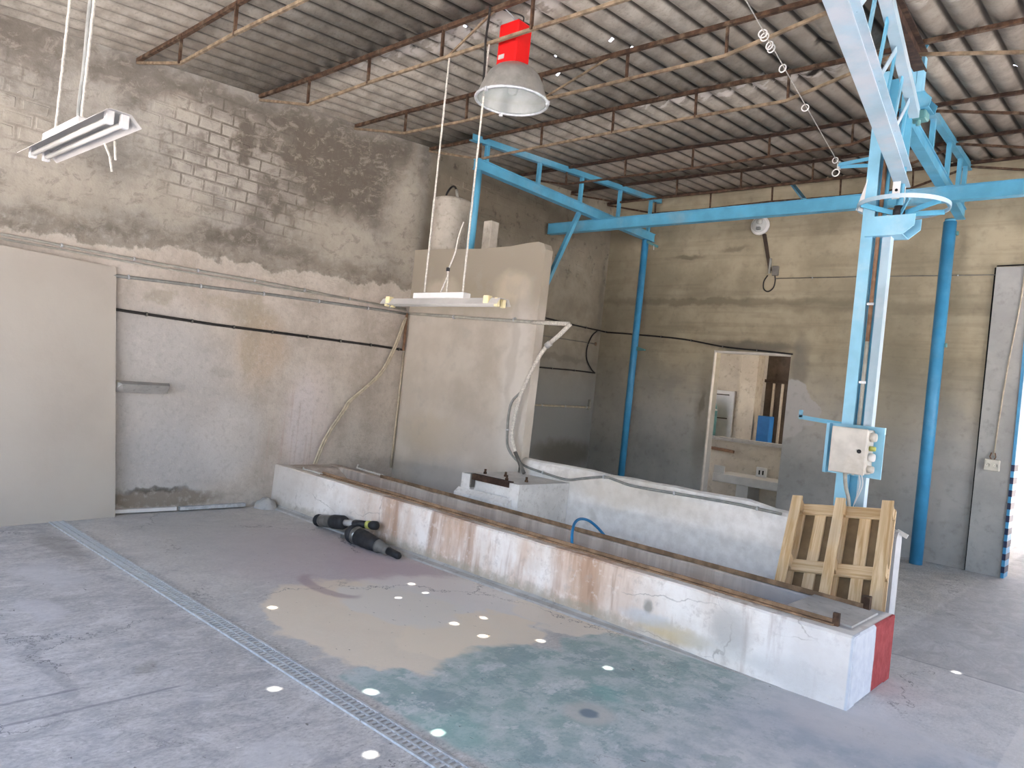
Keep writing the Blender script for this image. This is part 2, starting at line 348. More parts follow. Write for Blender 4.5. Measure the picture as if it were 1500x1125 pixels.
# ---- floor: worn grey concrete with paint spills
def floor_mat():
    m = Mat('worn_concrete', .55)
    n = m.noise(1.1, 7, .62); n2 = m.noise(6, 6, .62); n3 = m.noise(30, 4)
    sk = m.noise(6.5, 9, .78, v=m.scale(m.P, (1.15, .6, 1)), dist=.9)
    fine = m.noise(48, 5, .75, v=m.scale(m.P, (1.2, .7, 1)))
    col = m.mix(m.ss(n, .36, .66), 'adaca8', 'c3c1bd')
    col = m.mix(m.mul(m.ss(fine, .5, .68), .7), col, 'dcdad7'); col = m.mix(m.mul(m.ss(fine, .5, .34), .7), col, '79787b')
    col = m.mix(m.mul(m.ss(sk, .52, .66), .6), col, 'dad9d8')
    col = m.mix(m.mul(m.ss(sk, .47, .36), .5), col, '8d8c8f')
    col = m.mix(m.mul(m.ss(n2, .5, .66), .45), col, '93959a')
    w = m.warp(m.x, m.y, .22, 1.5, 6); ws = m.warp(m.x, m.y, .20, 3.2, 3)
    R = lambda cx, cy, rx, ry, k, c, soft, ww: m.mix(m.mul(m.blob(ww, cx, cy, rx, ry, soft), k), c, None)
    inbay = m.mul(m.ss(m.y, -2.12, -2.08), m.ss(m.y, .05, 0.0))
    def lay(col, cx, cy, rx, ry, k, c, soft=.2, ww=None):
        return m.mix(m.mul(m.mul(m.blob(ww or w, cx, cy, rx, ry, soft), k), inbay), col, c)
    col = m.mix(m.mul(inbay, .4), col, 'c6c2bd')
    col = lay(col, 2.4, -.75, 1.3, .75, .7, 'bfb1b4', .5)
    col = lay(col, 3.0, -.55, .8, .35, .6, 'b9a8ae', .4)
    col = lay(col, 1.2, -1.2, 1.1, .6, .45, 'b0b1b0', .6)
    col = lay(col, 3.7, -.75, .75, .75, .8, 'e0dbd5', .12, ws)
    col = lay(col, 3.75, -1.35, .95, .65, .85, 'e0d3bf', .06, ws)
    col = lay(col, 4.25, -1.0, .4, .55, .85, 'e3d6c2', .06, ws)
    col = lay(col, 4.45, -.15, .55, .3, .8, 'e2d9cb', .08, ws)
    col = lay(col, 3.55, -1.0, .5, .4, .7, 'd9d5ce', .1, ws)
    teal = m.mx(m.mx(m.blob(ws, 5.35, -1.25, .85, .85, .06), m.blob(ws, 4.85, -1.98, .55, .28, .06)), m.blob(ws, 5.2, -.45, .55, .42, .06))
    teal = m.mul(m.mx(teal, m.ss(m.add(m.x, m.mul(m.sub(n, .5), 1.2)), 5.2, 5.5)), inbay)
    tc = m.mix(m.ss(n2, .38, .62), '8da6a3', 'b5c0bf')
    tc = m.mix(m.mul(m.ss(m.x, 5.3, 6.1), .8), tc, m.mix(m.ss(n2, .35, .65), 'abb2bb', 'cccdd0'))
    tc = m.mix(m.mul(m.ss(m.noise(2.4, 8, .72), .535, .575), .65), tc, '7b9496'); tc = m.mix(m.mul(m.ss(m.noise(3.1, 8, .72, v=m.scale(m.P, (1, .7, 2))), .56, .60), .65), tc, 'cfd2d2'); tc = m.mix(m.mul(m.ss(fine, .52, .3), .4), tc, '70878c')
    tc = m.mix(m.mul(m.ss(sk, .55, .72), .55), tc, 'd3d7da')
    col = m.mix(m.mul(teal, .9), col, tc)
    col = m.mix(m.mul(m.blob(ws, 5.35, -1.0, .12, .09, .6), .45), col, '6fa8a2')
    col = m.mix(m.mul(m.blob(ws, 5.15, -2.0, .2, .12, .7), .4), col, '84b2aa')
    # bluish concrete to the right of the bay and around the trough end
    right = m.ss(m.add(m.x, m.mul(m.sub(n, .5), 1.5)), 5.6, 6.4)
    col = m.mix(m.mul(right, .55), col, m.mix(m.ss(n2, .35, .65), 'adb2b9', 'cdcdd0'))
    col = m.mix(m.mul(m.blob(w, 6.5, -.4, .6, .45, .5), .5), col, '929bab')
    col = m.mix(m.mul(m.blob(w, 6.3, -.1, .5, .3, .5), .6), col, 'c6c3c4')
    # worn area left of the drain
    lft = m.ss(m.y, -2.3, -2.4)
    col = m.mix(m.mul(lft, .4), col, m.mix(m.ss(sk, .42, .6), '9a999b', 'bcbab9'))
    for cx, cy, rx, ry, k, c in ((1.9, -2.75, .35, .18, .6, 'c6c5c6'), (2.6, -3.0, .25, .1, .5, 'c9c8ca'), (3.5, -3.2, .5, .05, .3, '7c7c7e'), (3.75, -2.8, .08, .06, .4, '7f7a70'), (1.1, -2.45, .5, .12, .5, '85807a'), (4.9, -2.75, .12, .12, .5, 'c7c6c6')):
        col = m.mix(m.mul(m.blob(ws, cx, cy, rx, ry, .5), k), col, c)
    # saw cuts and the crossing joint
    for cx, ya, yb in ((4.05, -3.7, -2.72), (3.84, -3.7, -3.1), (4.62, -4.2, -3.3)):
        ln = m.mul(m.ss(m.math('ABSOLUTE', m.sub(m.add(m.x, m.mul(m.sub(n2, .5), .03)), cx)), .016, .005), m.mul(m.ss(m.y, ya, ya+.1), m.ss(m.y, yb, yb-.1)))
        col = m.mix(m.mul(ln, .6), col, '76747a')
    jl = m.mul(m.ss(m.math('ABSOLUTE', m.sub(m.add(m.y, m.mul(m.sub(n2, .5), .06)), 1.42)), .022, .006), m.ss(m.x, 6.0, 6.1))
    col = m.mix(m.mul(jl, .6), col, '6e7076')
    slab = m.mul(m.ss(m.x, 6.985, 6.995), m.ss(m.y, .76, .75))
    col = m.mix(m.mul(slab, .45), col, 'cfcdcb')
    # round repaired hole
    d = m.warp(m.x, m.y, .015, 12)
    col = m.mix(m.mul(m.blob(d, 5.42, -1.3, .13, .13, .3), .6), col, 'bcb9b4')
    col = m.mix(m.mul(m.blob(d, 5.42, -1.3, .05, .05, .3), .9), col, '6e7f8c')
    # hook-shaped drag mark
    ring = m.mul(m.blob(d, 2.95, -1.2, .34, .16, .12), m.inv(m.blob(d, 2.95, -1.14, .30, .12, .12)))
    col = m.mix(m.mul(m.mul(ring, m.ss(m.y, -1.0, -1.2)), .6), col, 'a08a8e')
    # hairline cracks, specks of dirt
    cr = m.voro(.45, v=m.vec(m.add(m.x, m.mul(m.noise(1.6, 6, .7), 1.2)), m.add(m.y, m.mul(m.noise(1.9, 6, .7), 1.2)), 0.0))
    col = m.mix(m.mul(m.mul(m.ss(cr, .006, .0), m.ss(m.noise(.8, 2), .45, .6)), .75), col, '57575a')
    col = m.mix(m.mul(m.ss(m.noise(17, 3, v=m.scale(m.P, (1, 1.8, 1))), .69, .74), .75), col, '55514d')
    col = m.mix(m.mul(m.ss(m.noise(22, 2, v=m.scale(m.P, (1.3, 1, 1))), .72, .76), .7), col, 'dcdad7')
    # beyond the crossing joint: greyer, darker slab
    back = m.mul(m.ss(m.y, 1.40, 1.44), m.ss(m.x, 6.0, 6.05))
    col = m.mix(m.mul(back, .6), col, m.mix(m.ss(sk, .4, .65), '939396', 'adadaf'))
    m.color(col); m.rough(m.add(.5, m.mul(n2, .35)))
    m.bump(m.add(m.mul(n2, .5), m.mul(fine, .5)), .006, .5); MATS['worn_concrete'] = m.m
floor_mat()

# ------------------------------------------------------------------ mesh helpers
ORG = {}
class MB:
    def __init__(s): s.v = []; s.f = []; s.sm = []
    def raw(s, vs, fs, smooth=False):
        b = len(s.v); s.v += [tuple(p) for p in vs]; s.f += [[b+i for i in f] for f in fs]; s.sm += [smooth]*len(fs); return s
    def hexa(s, p): # p[0..3] bottom ring, p[4..7] top ring
        return s.raw(p, [(3, 2, 1, 0), (4, 5, 6, 7), (0, 1, 5, 4), (1, 2, 6, 5), (2, 3, 7, 6), (3, 0, 4, 7)])
    def box(s, x0, x1, y0, y1, z0, z1):
        return s.hexa([(x0, y0, z0), (x1, y0, z0), (x1, y1, z0), (x0, y1, z0), (x0, y0, z1), (x1, y0, z1), (x1, y1, z1), (x0, y1, z1)])
    def cbox(s, x0, x1, y0, y1, z0, z1, c=.01):
        # box with chamfered edges all round
        X = ((x0, x0+c), (x1, x1-c)); Y = ((y0, y0+c), (y1, y1-c)); Z = ((z0, z0+c), (z1, z1-c)); vs = []; ix = {}
        for i in (0, 1):
            for j in (0, 1):
                for k in (0, 1):
                    ix[i, j, k, 0] = len(vs); vs.append((X[i][0], Y[j][1], Z[k][1]))
                    ix[i, j, k, 1] = len(vs); vs.append((X[i][1], Y[j][0], Z[k][1]))
                    ix[i, j, k, 2] = len(vs); vs.append((X[i][1], Y[j][1], Z[k][0]))
        fs = []
        def q(a, flip): fs.append(a[::-1] if flip else a)
        for i in (0, 1):
            q([ix[i, 0, 0, 0], ix[i, 0, 1, 0], ix[i, 1, 1, 0], ix[i, 1, 0, 0]], i == 1)
            q([ix[0, i, 0, 1], ix[1, i, 0, 1], ix[1, i, 1, 1], ix[0, i, 1, 1]], i == 1)
            q([ix[0, 0, i, 2], ix[0, 1, i, 2], ix[1, 1, i, 2], ix[1, 0, i, 2]], i == 1)
        for i in (0, 1):
            for j in (0, 1):
                q([ix[i, j, 0, 0], ix[i, j, 0, 1], ix[i, j, 1, 1], ix[i, j, 1, 0]], i == j)
                q([ix[i, 0, j, 0], ix[i, 1, j, 0], ix[i, 1, j, 2], ix[i, 0, j, 2]], i == j)
                q([ix[0, i, j, 1], ix[0, i, j, 2], ix[1, i, j, 2], ix[1, i, j, 1]], i == j)
                for k in (0, 1):
                    q([ix[i, j, k, 0], ix[i, j, k, 2], ix[i, j, k, 1]], (i+j+k) % 2 == 1)
        return s.raw(vs, fs)
    def bar(s, a, b, w, h, upv=(0, 0, 1)):
        a = V(a); b = V(b); d = (b-a).normalized(); u = V(upv)
        if abs(d.dot(u)) > .98: u = V((1, 0, 0)) if abs(d.x) < .9 else V((0, 1, 0))
        sd = d.cross(u).normalized()*(w/2); u2 = sd.cross(d).normalized()*(h/2)
        return s.hexa([a-sd-u2, a+sd-u2, a+sd+u2, a-sd+u2, b-sd-u2, b+sd-u2, b+sd+u2, b-sd+u2])
    def angle(s, a, b, w, t=.006, upv=(0, 0, 1), flip=1):
        # steel angle: one leg flat, one upright
        a = V(a); b = V(b); d = (b-a).normalized(); u = V(upv); sd = d.cross(u).normalized(); u2 = sd.cross(d).normalized()
        s.bar(a, b, w, t, upv); o = sd*flip*(w/2-t/2) + u2*(w/2)
        return s.bar(a+o, b+o, t, w, upv)
    def tube(s, pts, r, seg=8, caps=True, closed=False):
        pts = [V(p) for p in pts]; n = len(pts); rs = r if isinstance(r, (list, tuple)) else [r]*n
        d0 = (pts[1]-pts[0]).normalized(); u = V((0, 0, 1)) if abs(d0.z) < .9 else V((1, 0, 0))
        nrm = (u - d0*u.dot(d0)).normalized(); vs = []
        for i, p in enumerate(pts):
            if closed: d = (pts[(i+1) % n]-pts[i-1]).normalized()
            else: d = (pts[min(i+1, n-1)]-pts[max(i-1, 0)]).normalized()
            nrm = (nrm - d*nrm.dot(d)).normalized(); bn = d.cross(nrm)
            for k in range(seg):
                a = 2*math.pi*k/seg; vs.append(p + (nrm*math.cos(a)+bn*math.sin(a))*rs[i])
        fs = []
        for i in range(n if closed else n-1):
            j = (i+1) % n
            for k in range(seg):
                fs.append((i*seg+k, i*seg+(k+1) % seg, j*seg+(k+1) % seg, j*seg+k))
        s.raw(vs, fs, True)
        if caps and not closed:
            b = len(s.v)-len(vs); s.f += [[b+k for k in range(seg)][::-1], [b+(n-1)*seg+k for k in range(seg)]]; s.sm += [False]*2
        return s
    def lathe(s, prof, a, axis=(0, 0, 1), seg=24):
        # prof: (radius, height along axis)
        a = V(a); ax = V(axis).normalized(); u = V((1, 0, 0)) if abs(ax.x) < .9 else V((0, 1, 0))
        n1 = (u-ax*u.dot(ax)).normalized(); n2 = ax.cross(n1); vs = []; fs = []
        for r, h in prof:
            for k in range(seg):
                t = 2*math.pi*k/seg; vs.append(a+ax*h+(n1*math.cos(t)+n2*math.sin(t))*max(r, 1e-4))
        for i in range(len(prof)-1):
            for k in range(seg): fs.append((i*seg+k, i*seg+(k+1) % seg, (i+1)*seg+(k+1) % seg, (i+1)*seg+k))
        return s.raw(vs, fs, True)
    def prism(s, poly, vec):
        # closed polygon of 3-D points pushed along vec
        n = len(poly); vec = V(vec); p = [V(q) for q in poly]
        return s.raw(p+[q+vec for q in p], [tuple(range(n))[::-1], tuple(range(n, 2*n))] + [(i, (i+1) % n, n+(i+1) % n, n+i) for i in range(n)])
    def build(s, name, mat, parent=None, origin=None, matrix=None):
        vs = [V(p) for p in s.v]
        if matrix is not None: vs = [matrix @ p for p in vs]
        if parent is not None: org = ORG[parent.name]
        elif origin is not None: org = V(origin)
        else:
            lo = V([min(p[i] for p in vs) for i in range(3)]); hi = V([max(p[i] for p in vs) for i in range(3)])
            org = V(((lo.x+hi.x)/2, (lo.y+hi.y)/2, lo.z))
        me = bpy.data.meshes.new(name); me.from_pydata([p-org for p in vs], [], s.f)
        me.polygons.foreach_set('use_smooth', s.sm); me.materials.append(MATS[mat]); me.validate(); me.update()
        o = bpy.data.objects.new(name, me); COL.objects.link(o); ORG[o.name] = org
        if parent is not None: o.parent = parent
        else: o.location = org
        return o
def empty(name, loc):
    o = bpy.data.objects.new(name, None); COL.objects.link(o); o.location = loc; o.empty_display_size = .1; ORG[o.name] = V(loc); return o
def tag(o, label, cat, group=None):
    o['label'] = label; o['category'] = cat
    if group: o['group'] = group
    return o
def thing(name, loc, label, cat, group=None): return tag(empty(name, loc), label, cat, group)
def struct(o): o['kind'] = 'structure'; return o
def spline(pts, n=8):
    # smooth curve through points
    P = [V(p) for p in pts]; P = [P[0]*2-P[1]]+P+[P[-1]*2-P[-2]]; out = []
    for i in range(1, len(P)-2):
        for k in range(n):
            t = k/n; a, b, c, d = P[i-1:i+3]
            out.append(.5*((2*b)+(c-a)*t+(2*a-5*b+4*c-d)*t*t+(3*b-a-3*c+d)*t**3))
    return out+[P[-2]]

ROOF = lambda y: 4.51+.0817*y
XG = lambda y: 5.555-.058*(y-2.93)                   # line of the right girder and of the rusty beam before it

# ================================================================== SETTING
fl = struct(MB().box(-.3, 11.2, -6.7, 13.0, -.2, 0).build('floor', 'worn_concrete'))
struct(MB().box(-40, 50, -60, 60, -.5, -.21).build('ground', 'yard'))
# --- left wall (sloping head) with the blocks that show through the thin render
m = MB(); y0, y1 = -6.7, 6.2
m.prism([(-.25, y0, 0), (-.25, y1, 0), (-.25, y1, ROOF(y1)+.045), (-.25, y0, ROOF(y0)+.045)], (.25, 0, 0))
WL = struct(m.build('wall_left', 'left_wall_render'))
BW, BH, J = .235, .125, .013
def block(y, z, w=BW, h=BH):
    d = random.uniform(.002, .006)
    y0, y1, z0, z1 = y+J/2+random.uniform(0, .012), y+w-J/2-random.uniform(0, .012), z+J/2+random.uniform(0, .008), z+h-J/2-random.uniform(0, .008)
    c = .013
    q = lambda: random.uniform(-.008, .008)
    b = MB().raw([(-.01, y0, z0), (-.01, y1, z0), (-.01, y1, z1), (-.01, y0, z1),
                  (d, y0+c+q(), z0+c+q()), (d, y1-c+q(), z0+c+q()), (d, y1-c+q(), z1-c+q()), (d, y0+c+q(), z1-c+q())],
                 [(4, 5, 6, 7), (0, 1, 5, 4), (1, 2, 6, 5), (2, 3, 7, 6), (3, 0, 4, 7)])
    b.build('block', 'left_wall_render', WL)
for r in range(14):
    z = 2.78+r*BH; off = (r % 2)*BW/2
    for k in range(-2, 41):
        y = -3.5+off+k*BW; yc = y+BW/2; zc = z+BH/2
        if z+BH > ROOF(y)-.03 or y+BW > 5.95 or (y < 1.85 and y+BW > 1.66): continue
        if yc < 1.7:
            ok = ((yc+1.0+(zc-3.62)*.5)/.72)**2+((zc-3.62)/.55)**2 < 1 or (yc < -2.55 and 3.3 < zc < 3.75)
        else: ok = zc > 3.6+random.uniform(0, .5) and 2.2 < yc < 5.2
        if ok and random.random() < .9: block(y, z)
# --- back wall with a doorway
YB = 5.99
m = MB(); t = .2
m.box(0, 2.19, YB, YB+t, 0, 5.06); m.box(2.19, 3.37, YB, YB+t, 2.515, 5.06); m.box(3.37, 6.12, YB, YB+t, 0, 5.06); m.box(6.12, 11.2, YB, YB+t, 3.9, 5.06)
WB = struct(m.build('wall_back', 'back_wall_render'))
m = MB(); m.box(2.180, 2.196, YB-.012, YB+.05, .0, 2.53); m.box(2.19, 3.37, YB-.006, YB+.2, 2.50, 2.525)
D = struct(m.build('door_1', 'enclosure_grey')); D['label'] = 'thin white edge strip lining the doorway in the back wall'
# the pier that stands proud at the end of the back wall
struct(MB().prism([(5.765, YB-.05, 0), (6.13, YB-.05, 0), (6.13, YB-.05, 3.69), (5.775, YB-.05, 3.69)], (0, .05, 0)).build('trim_1', 'pier_render'))
struct(MB().box(5.752, 5.764, YB-.02, YB, 0, 3.69).build('trim_2', 'dark_void'))
# cross wall and low wall
YS0, YS1 = 1.69, 1.82
m = MB(); r_ = random.Random(3)
top = [(0, 3.28), (.5, 3.27), (1.2, 3.235), (1.7, 3.24), (1.95, 3.262), (2.12, 3.27), (2.20, 3.245), (2.235, 3.18)]
right = [(2.225, 2.6), (2.215, 1.9), (2.205, 1.2), (2.20, .88)]
m.prism([(x, YS0, z) for x, z in [(0, 0)]+top+right+[(2.20, 0)]][::-1], (0, YS1-YS0, 0))
struct(m.build('wall_middle', 'cross_wall_render'))
m = MB(); prof = [(1.69, 0), (1.69, .76), (1.70, .80), (1.725, .83), (1.77, .845), (1.815, .83), (1.84, .80), (1.85, .76), (1.85, 0)]
xs = [2.18+i*(6.02-2.18)/16 for i in range(17)]; vs = []; fs = []; n = len(prof)
for i, x in enumerate(xs):
    dz = random.uniform(-.008, .008)+(.012 if x < 5 else -.02)
    vs += [(x, y, z+(dz if z > .5 else 0)) for y, z in prof]
for i in range(16): fs += [(i*n+k, i*n+(k+1) % n, (i+1)*n+(k+1) % n, (i+1)*n+k)[::-1] for k in range(n)]
fs += [tuple(range(n)), tuple(range(16*n, 17*n))[::-1]]
m.raw(vs, [f[::-1] for f in fs]); struct(m.build('wall_low', 'cross_wall_render'))
# unseen sides of the hall, with the wide openings the daylight comes through
m = MB(); m.box(-.3, .5, -6.6, -6.4, 0, 4.0); m.box(10.7, 11.2, -6.6, -6.4, 0, 4.0); m.box(.5, 10.7, -6.6, -6.4, 3.58, 4.0)
struct(m.build('wall_rear', 'outer_shell'))
m = MB(); m.box(11, 11.2, -6.6, -.5, 0, 3.9); m.box(11, 11.2, 5.1, 5.99, 0, 3.9); m.box(11, 11.2, -.5, 5.1, 3.2, 3.9)
m.prism([(11, -6.6, 3.9), (11, 5.99, 3.9), (11, 5.99, 5.03), (11, -6.6, 4.0)], (.2, 0, 0))
struct(m.build('wall_right', 'outer_shell'))

# --- corrugated roof: sheet by sheet, with the pinholes that throw light spots on the floor
SPOTS = [(3.212, -1.799, .05), (3.345, -.914, .046), (3.186, -.597, .046), (3.365, -.65, .046), (4.048, -.952, .052), (4.066, -.722, .05), (4.407, -.949, .055), (4.59, -.738, .055),
         (5.119, -.74, .055), (4.407, -2.429, .055), (4.61, -2.067, .06), (5.133, -2.074, .06), (5.107, -2.443, .06), (6.171, -1.017, .06), (5.524, 4.48, .045), (6.585, 1.425, .055)]
HOLES = []
for sx, sy, w in SPOTS:
    z = 4.55
    for _ in range(4): z = ROOF(sy+.298*z)+.035
    hx, hy = sx-.053*z, sy+.298*z
    k = (hx+.22) % 1.1
    if k < .10: hx += .10-k
    elif k > 1.03: hx -= k-1.0
    for ty in (-.62, .57, 1.82, 3.5):
        if abs(hy-ty) < .11: hy = ty+(.11 if hy > ty else -.11)
    HOLES.append((hx, hy, w*.75))
PIT, AMP, TH = .22, .031, .007
CE = struct(empty('ceiling', (5.5, -1, 4.5)))
def sheet(x0, x1, ya, yb, lift):
    per = 12; n = round((x1-x0)/PIT*per); xs = [x0+(x1-x0)*i/n for i in range(n+1)]
    ys = [ya, yb]; hs = [h for h in HOLES if x0+.04 < h[0] < x1-.04 and ya+.03 < h[1] < yb-.03]
    for hx, hy, w in hs: ys += [hy-w/2, hy+w/2]
    ys = sorted(set(ys)); m = MB(); vs = []; fs = []
    ph = lambda x: 1-2*abs(math.cos(math.pi*x/PIT))**.85
    for k in (0, 1):
        for y in ys:
            for x in xs: vs.append((x, y, ROOF(y)+.035+lift*(yb-y)/(yb-ya)+AMP*ph(x)+k*TH))
    nx, ny = len(xs), len(ys); L = nx*ny
    for j in range(ny-1):
        for i in range(nx-1):
            cx, cy = (xs[i]+xs[i+1])/2, (ys[j]+ys[j+1])/2
            if any(abs(cx-hx) < w/2 and abs(cy-hy) < w/2 for hx, hy, w in hs): continue
            a = j*nx+i
            fs += [(a, a+nx, a+nx+1, a+1), (L+a, L+a+1, L+a+nx+1, L+a+nx)]
    for i in range(nx-1): fs += [(i, i+1, L+i+1, L+i), ((ny-1)*nx+i+1, (ny-1)*nx+i, L+(ny-1)*nx+i, L+(ny-1)*nx+i+1)]
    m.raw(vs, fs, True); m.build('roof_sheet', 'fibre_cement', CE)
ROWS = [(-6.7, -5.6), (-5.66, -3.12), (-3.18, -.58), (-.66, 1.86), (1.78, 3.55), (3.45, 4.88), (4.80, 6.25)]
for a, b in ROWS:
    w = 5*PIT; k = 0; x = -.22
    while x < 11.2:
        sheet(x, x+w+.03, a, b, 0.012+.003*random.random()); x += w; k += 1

# --- room seen through the doorway
struct(MB().box(-1.4, 2.7, 10.2, 10.4, 0, 3.4).build('wall_far', 'room_plaster'))
struct(MB().box(5.4, 5.55, 6.2, 13.0, 0, 3.9).build('wall_blocker_left', 'outer_shell'))  # side wall of the room, added to shade the passage floor
struct(MB().box(11.0, 11.2, 6.2, 13.0, 0, 3.9).build('wall_blocker_right', 'outer_shell'))  # unseen wall added to keep side light off the passage floor
struct(MB().box(-1.6, -1.4, 6.2, 10.4, 0, 3.4).build('wall_far_left', 'room_plaster'))
struct(MB().box(-1.4, 5.4, 7.55, 7.72, 0, 1.1).build('wall_sill', 'room_plaster'))
struct(MB().box(.9, 3.6, 7.5, 7.76, 1.1, 1.16).build('trim_3', 'concrete_grey'))
m = MB(); m.box(-1.6, 5.6, 6.2, 8.6, 3.4, 3.5); m.box(-1.6, 5.6, 8.6, 10.4, 3.4, 3.5)
struct(m.build('ceiling_far', 'outer_shell'))
struct(MB().box(1.16, 1.48, 9.2, 9.5, 0, 3.4).build('trim_4', 'room_plaster'))
# --- covered passage and yard beyond the right-hand opening
struct(MB().box(5.6, 11.2, 6.2, 13.0, 3.9, 4.0).build('ceiling_passage', 'outer_shell'))
struct(MB().box(-20, 30, 34, 34.5, -.2, 7).build('wall_yard', 'sand_wall'))

# ================================================================== ROOF STEEL
def truss(y, xs, posts, label, z=None, left_end=True, diag=None, sag=.25, bow=0.0):
    x0, x1 = xs; zt = (z if z is not None else ROOF(y))-.02; zb = zt-sag
    t = thing('roof_truss', (x0, y, zt), label, 'roof truss')
    m = MB(); n = 6; J_ = [(x0+(x1-x0)*i/n, y+random.uniform(-.012, .012), zt+random.uniform(-.008, .008)) for i in range(n+1)]
    for a, b in zip(J_, J_[1:]): m.bar(a, b, .032, .034)
    m.build('top_chord', 'dark_rust' if y > 2 else 'rust', t)
    pts = ([(x0, y, zt-.03)] if left_end else [(x0, y, zt-.05)])
    pts += [(p, y+random.uniform(-.015, .015), zb+random.uniform(-.012, .012)) for p in posts] + [(x1, y, zt-.05)]
    m = MB()
    for a, b in zip(pts, pts[1:]): m.bar(a, b, .022, .024)
    m.build('bottom_chord', 'dusty_rust' if y < 3 else 'rust', t)
    for p in posts: MB().bar((p, y, zt), (p+.012, y, zb), .018, .024, (0, 1, 0)).build('upright', 'rust', t)
    if diag: MB().bar((diag[0], y, zt), (diag[1], y, zb), .014, .016).build('diagonal', 'dusty_rust', t)
    return t
PO = [.96, 1.94, 2.92, 3.88, 4.78]
near = [(-3.3, 'rusty roof truss nearest the viewer, the left tube light hangs from it'),
        (-1.9, 'rusty roof truss meeting the left wall furthest left in view'),
        (-.65, 'rusty roof truss passing in front of the red lamp housing'),
        (.57, 'rusty roof truss just behind the red lamp, with one slanting bar'),
        (1.75, 'rusty roof truss behind the short blue post end, pale flecks along it')]
for y, lab in near:
    x1 = 5.77-.085*(y-1.87) if y < 1.7 else 5.62
    truss(y, (0, x1), PO, lab, diag={.57: (3.73, 2.9), -.65: (3.5, 3.0)}.get(y))
for y, lab in ((3.45, 'dark rusty roof truss crossing the middle of the left blue girder'),
               (4.78, 'dark rusty roof truss second from the back wall, left of the blue jib'),
               (5.80, 'dark rusty roof truss close against the back wall, left of the blue jib')):
    truss(y, (0, XG(y)), PO, lab)
for y, lab in ((1.75, 'rusty roof truss right of the jib, nearest to the viewer, starting at the blue hanger'),
               (3.35, 'rusty roof truss right of the jib, starting beside the upper jib bracket'),
               (4.65, 'rusty roof truss right of the jib, second from the back wall'),
               (5.78, 'rusty roof truss right of the jib, along the top of the back wall')):
    x0 = XG(y)+.04
    truss(y, (x0, 11), [x0+1.1+i*1.05 for i in range(4)], lab, left_end=False, sag=.27)
# rusty beam that carries the near trusses
m = MB(); a, b = V((5.78, 1.98, 4.58)), V((6.36, -5.0, ROOF(-5)-.10))
m.bar(a, b, .012, .15); m.bar(a+V((0, 0, .07)), b+V((0, 0, .07)), .09, .012); m.bar(a-V((0, 0, .07)), b-V((0, 0, .07)), .09, .012)
tag(m.build('roof_beam', 'dark_rust'), 'dark rusty roof beam running from the blue hanger towards the viewer', 'beam')

# ================================================================== BLUE CRANE FRAME
def girder(fx, ya, yb, ups, label, ychord):
    t = thing('girder', (fx(ya), ya, 4.235), label, 'girder')
    a, b = V((fx(ya), ya, 4.30)), V((fx(yb), yb, 4.30))
    m = MB(); m.bar(a, b, .07, .13)
    for s in (-1, 1): m.bar(a+V((0, 0, s*.06)), b+V((0, 0, s*.06)), .10, .012)
    m.build('beam', 'blue_paint', t)
    c0, c1 = ychord; za, zb = ROOF(c0)-.085, ROOF(c1)-.085
    m = MB(); m.angle((fx(c0), c0, za), (fx(c1), c1, zb), .07, .01); m.build('top_chord', 'blue_paint', t)
    for y in ups:
        m = MB(); m.bar((fx(y), y, 4.36), (fx(y), y, ROOF(y)-.08), .045, .05, (0, 1, 0)); m.build('upright', 'blue_paint', t)
    return t
girder(lambda y: .963, 1.70, 5.82, (1.87, 2.87, 3.81, 4.78, 5.66), 'blue steel girder with open top rail along the left wall', (1.58, 5.93))
girder(XG, 2.3, 5.69, (2.6, 3.55, 4.5, 5.25, 5.65), 'blue steel girder with open top rail behind the jib, running to the back wall', (2.15, 5.9))
m = MB(); m.bar((.06, 4.27, 4.15), (8.2, 4.27, 4.15), .06, .16)
for s in (-1, 1): m.bar((.06, 4.27, 4.15+s*.076), (8.2, 4.27, 4.15+s*.076), .10, .010)
m.box(.055, .06, 4.23, 4.31, 4.08, 4.22)
tag(m.build('cross_beam', 'blue_paint'), 'long blue cross beam hung under both girders, right across the hall', 'beam')
m = MB(); m.lathe([(0, 3.24), (.05, 3.24), (.05, 4.235), (0, 4.235)], (.963, 1.755, 0), seg=16)
tag(m.build('steel_post', 'blue_paint'), 'short round blue post standing on the cross wall under the girder end', 'post')
t = thing('steel_post', (.963, 5.62, 0), 'slim round blue post near the back corner, under the far end of the left girder', 'post')
MB().lathe([(0, 0), (.055, 0), (.055, 4.235), (0, 4.235)], (.963, 5.62, 0), seg=18).build('tube', 'deep_blue_paint', t)
MB().prism([(1.0, 5.60, 2.50), (1.16, 5.60, 2.46), (1.16, 5.60, 2.44), (1.0, 5.60, 2.43)], (0, .05, 0)).build('bracket', 'teal_metal', t)
MB().bar((1.0, 5.60, 4.20), (1.2, 5.62, 4.11), .03, .04).build('bracket', 'teal_metal', t)
MB().bar((1.14, 5.6, 4.13), (1.145, 5.6, 4.06), .008, .008).build('hook', 'white_paint', t)
t = thing('steel_post', (5.298, 5.63, 0), 'thick round blue post standing on the floor before the back wall', 'post')
MB().lathe([(0, 0), (.073, 0), (.073, 4.20), (0, 4.20)], (5.298, 5.63, 0), seg=22).build('tube', 'deep_blue_paint', t)
MB().lathe([(0, 0), (.06, 0), (.06, .034), (0, .034)], (5.298, 5.63, 4.2), seg=18).build('cap', 'blue_paint', t)
for z in (4.35, 4.12, 2.75): MB().cbox(5.37, 5.40, 5.61, 5.65, z-.09, z-.04, .006).build('lug', 'teal_metal', t)
tag(MB().bar((1.0, 3.77, 4.205), (1.0, 1.98, .56), .055, .055, (1, 0, 0)).build('brace', 'blue_paint'), 'slanting blue brace behind the cross wall, running up to the left girder', 'brace')
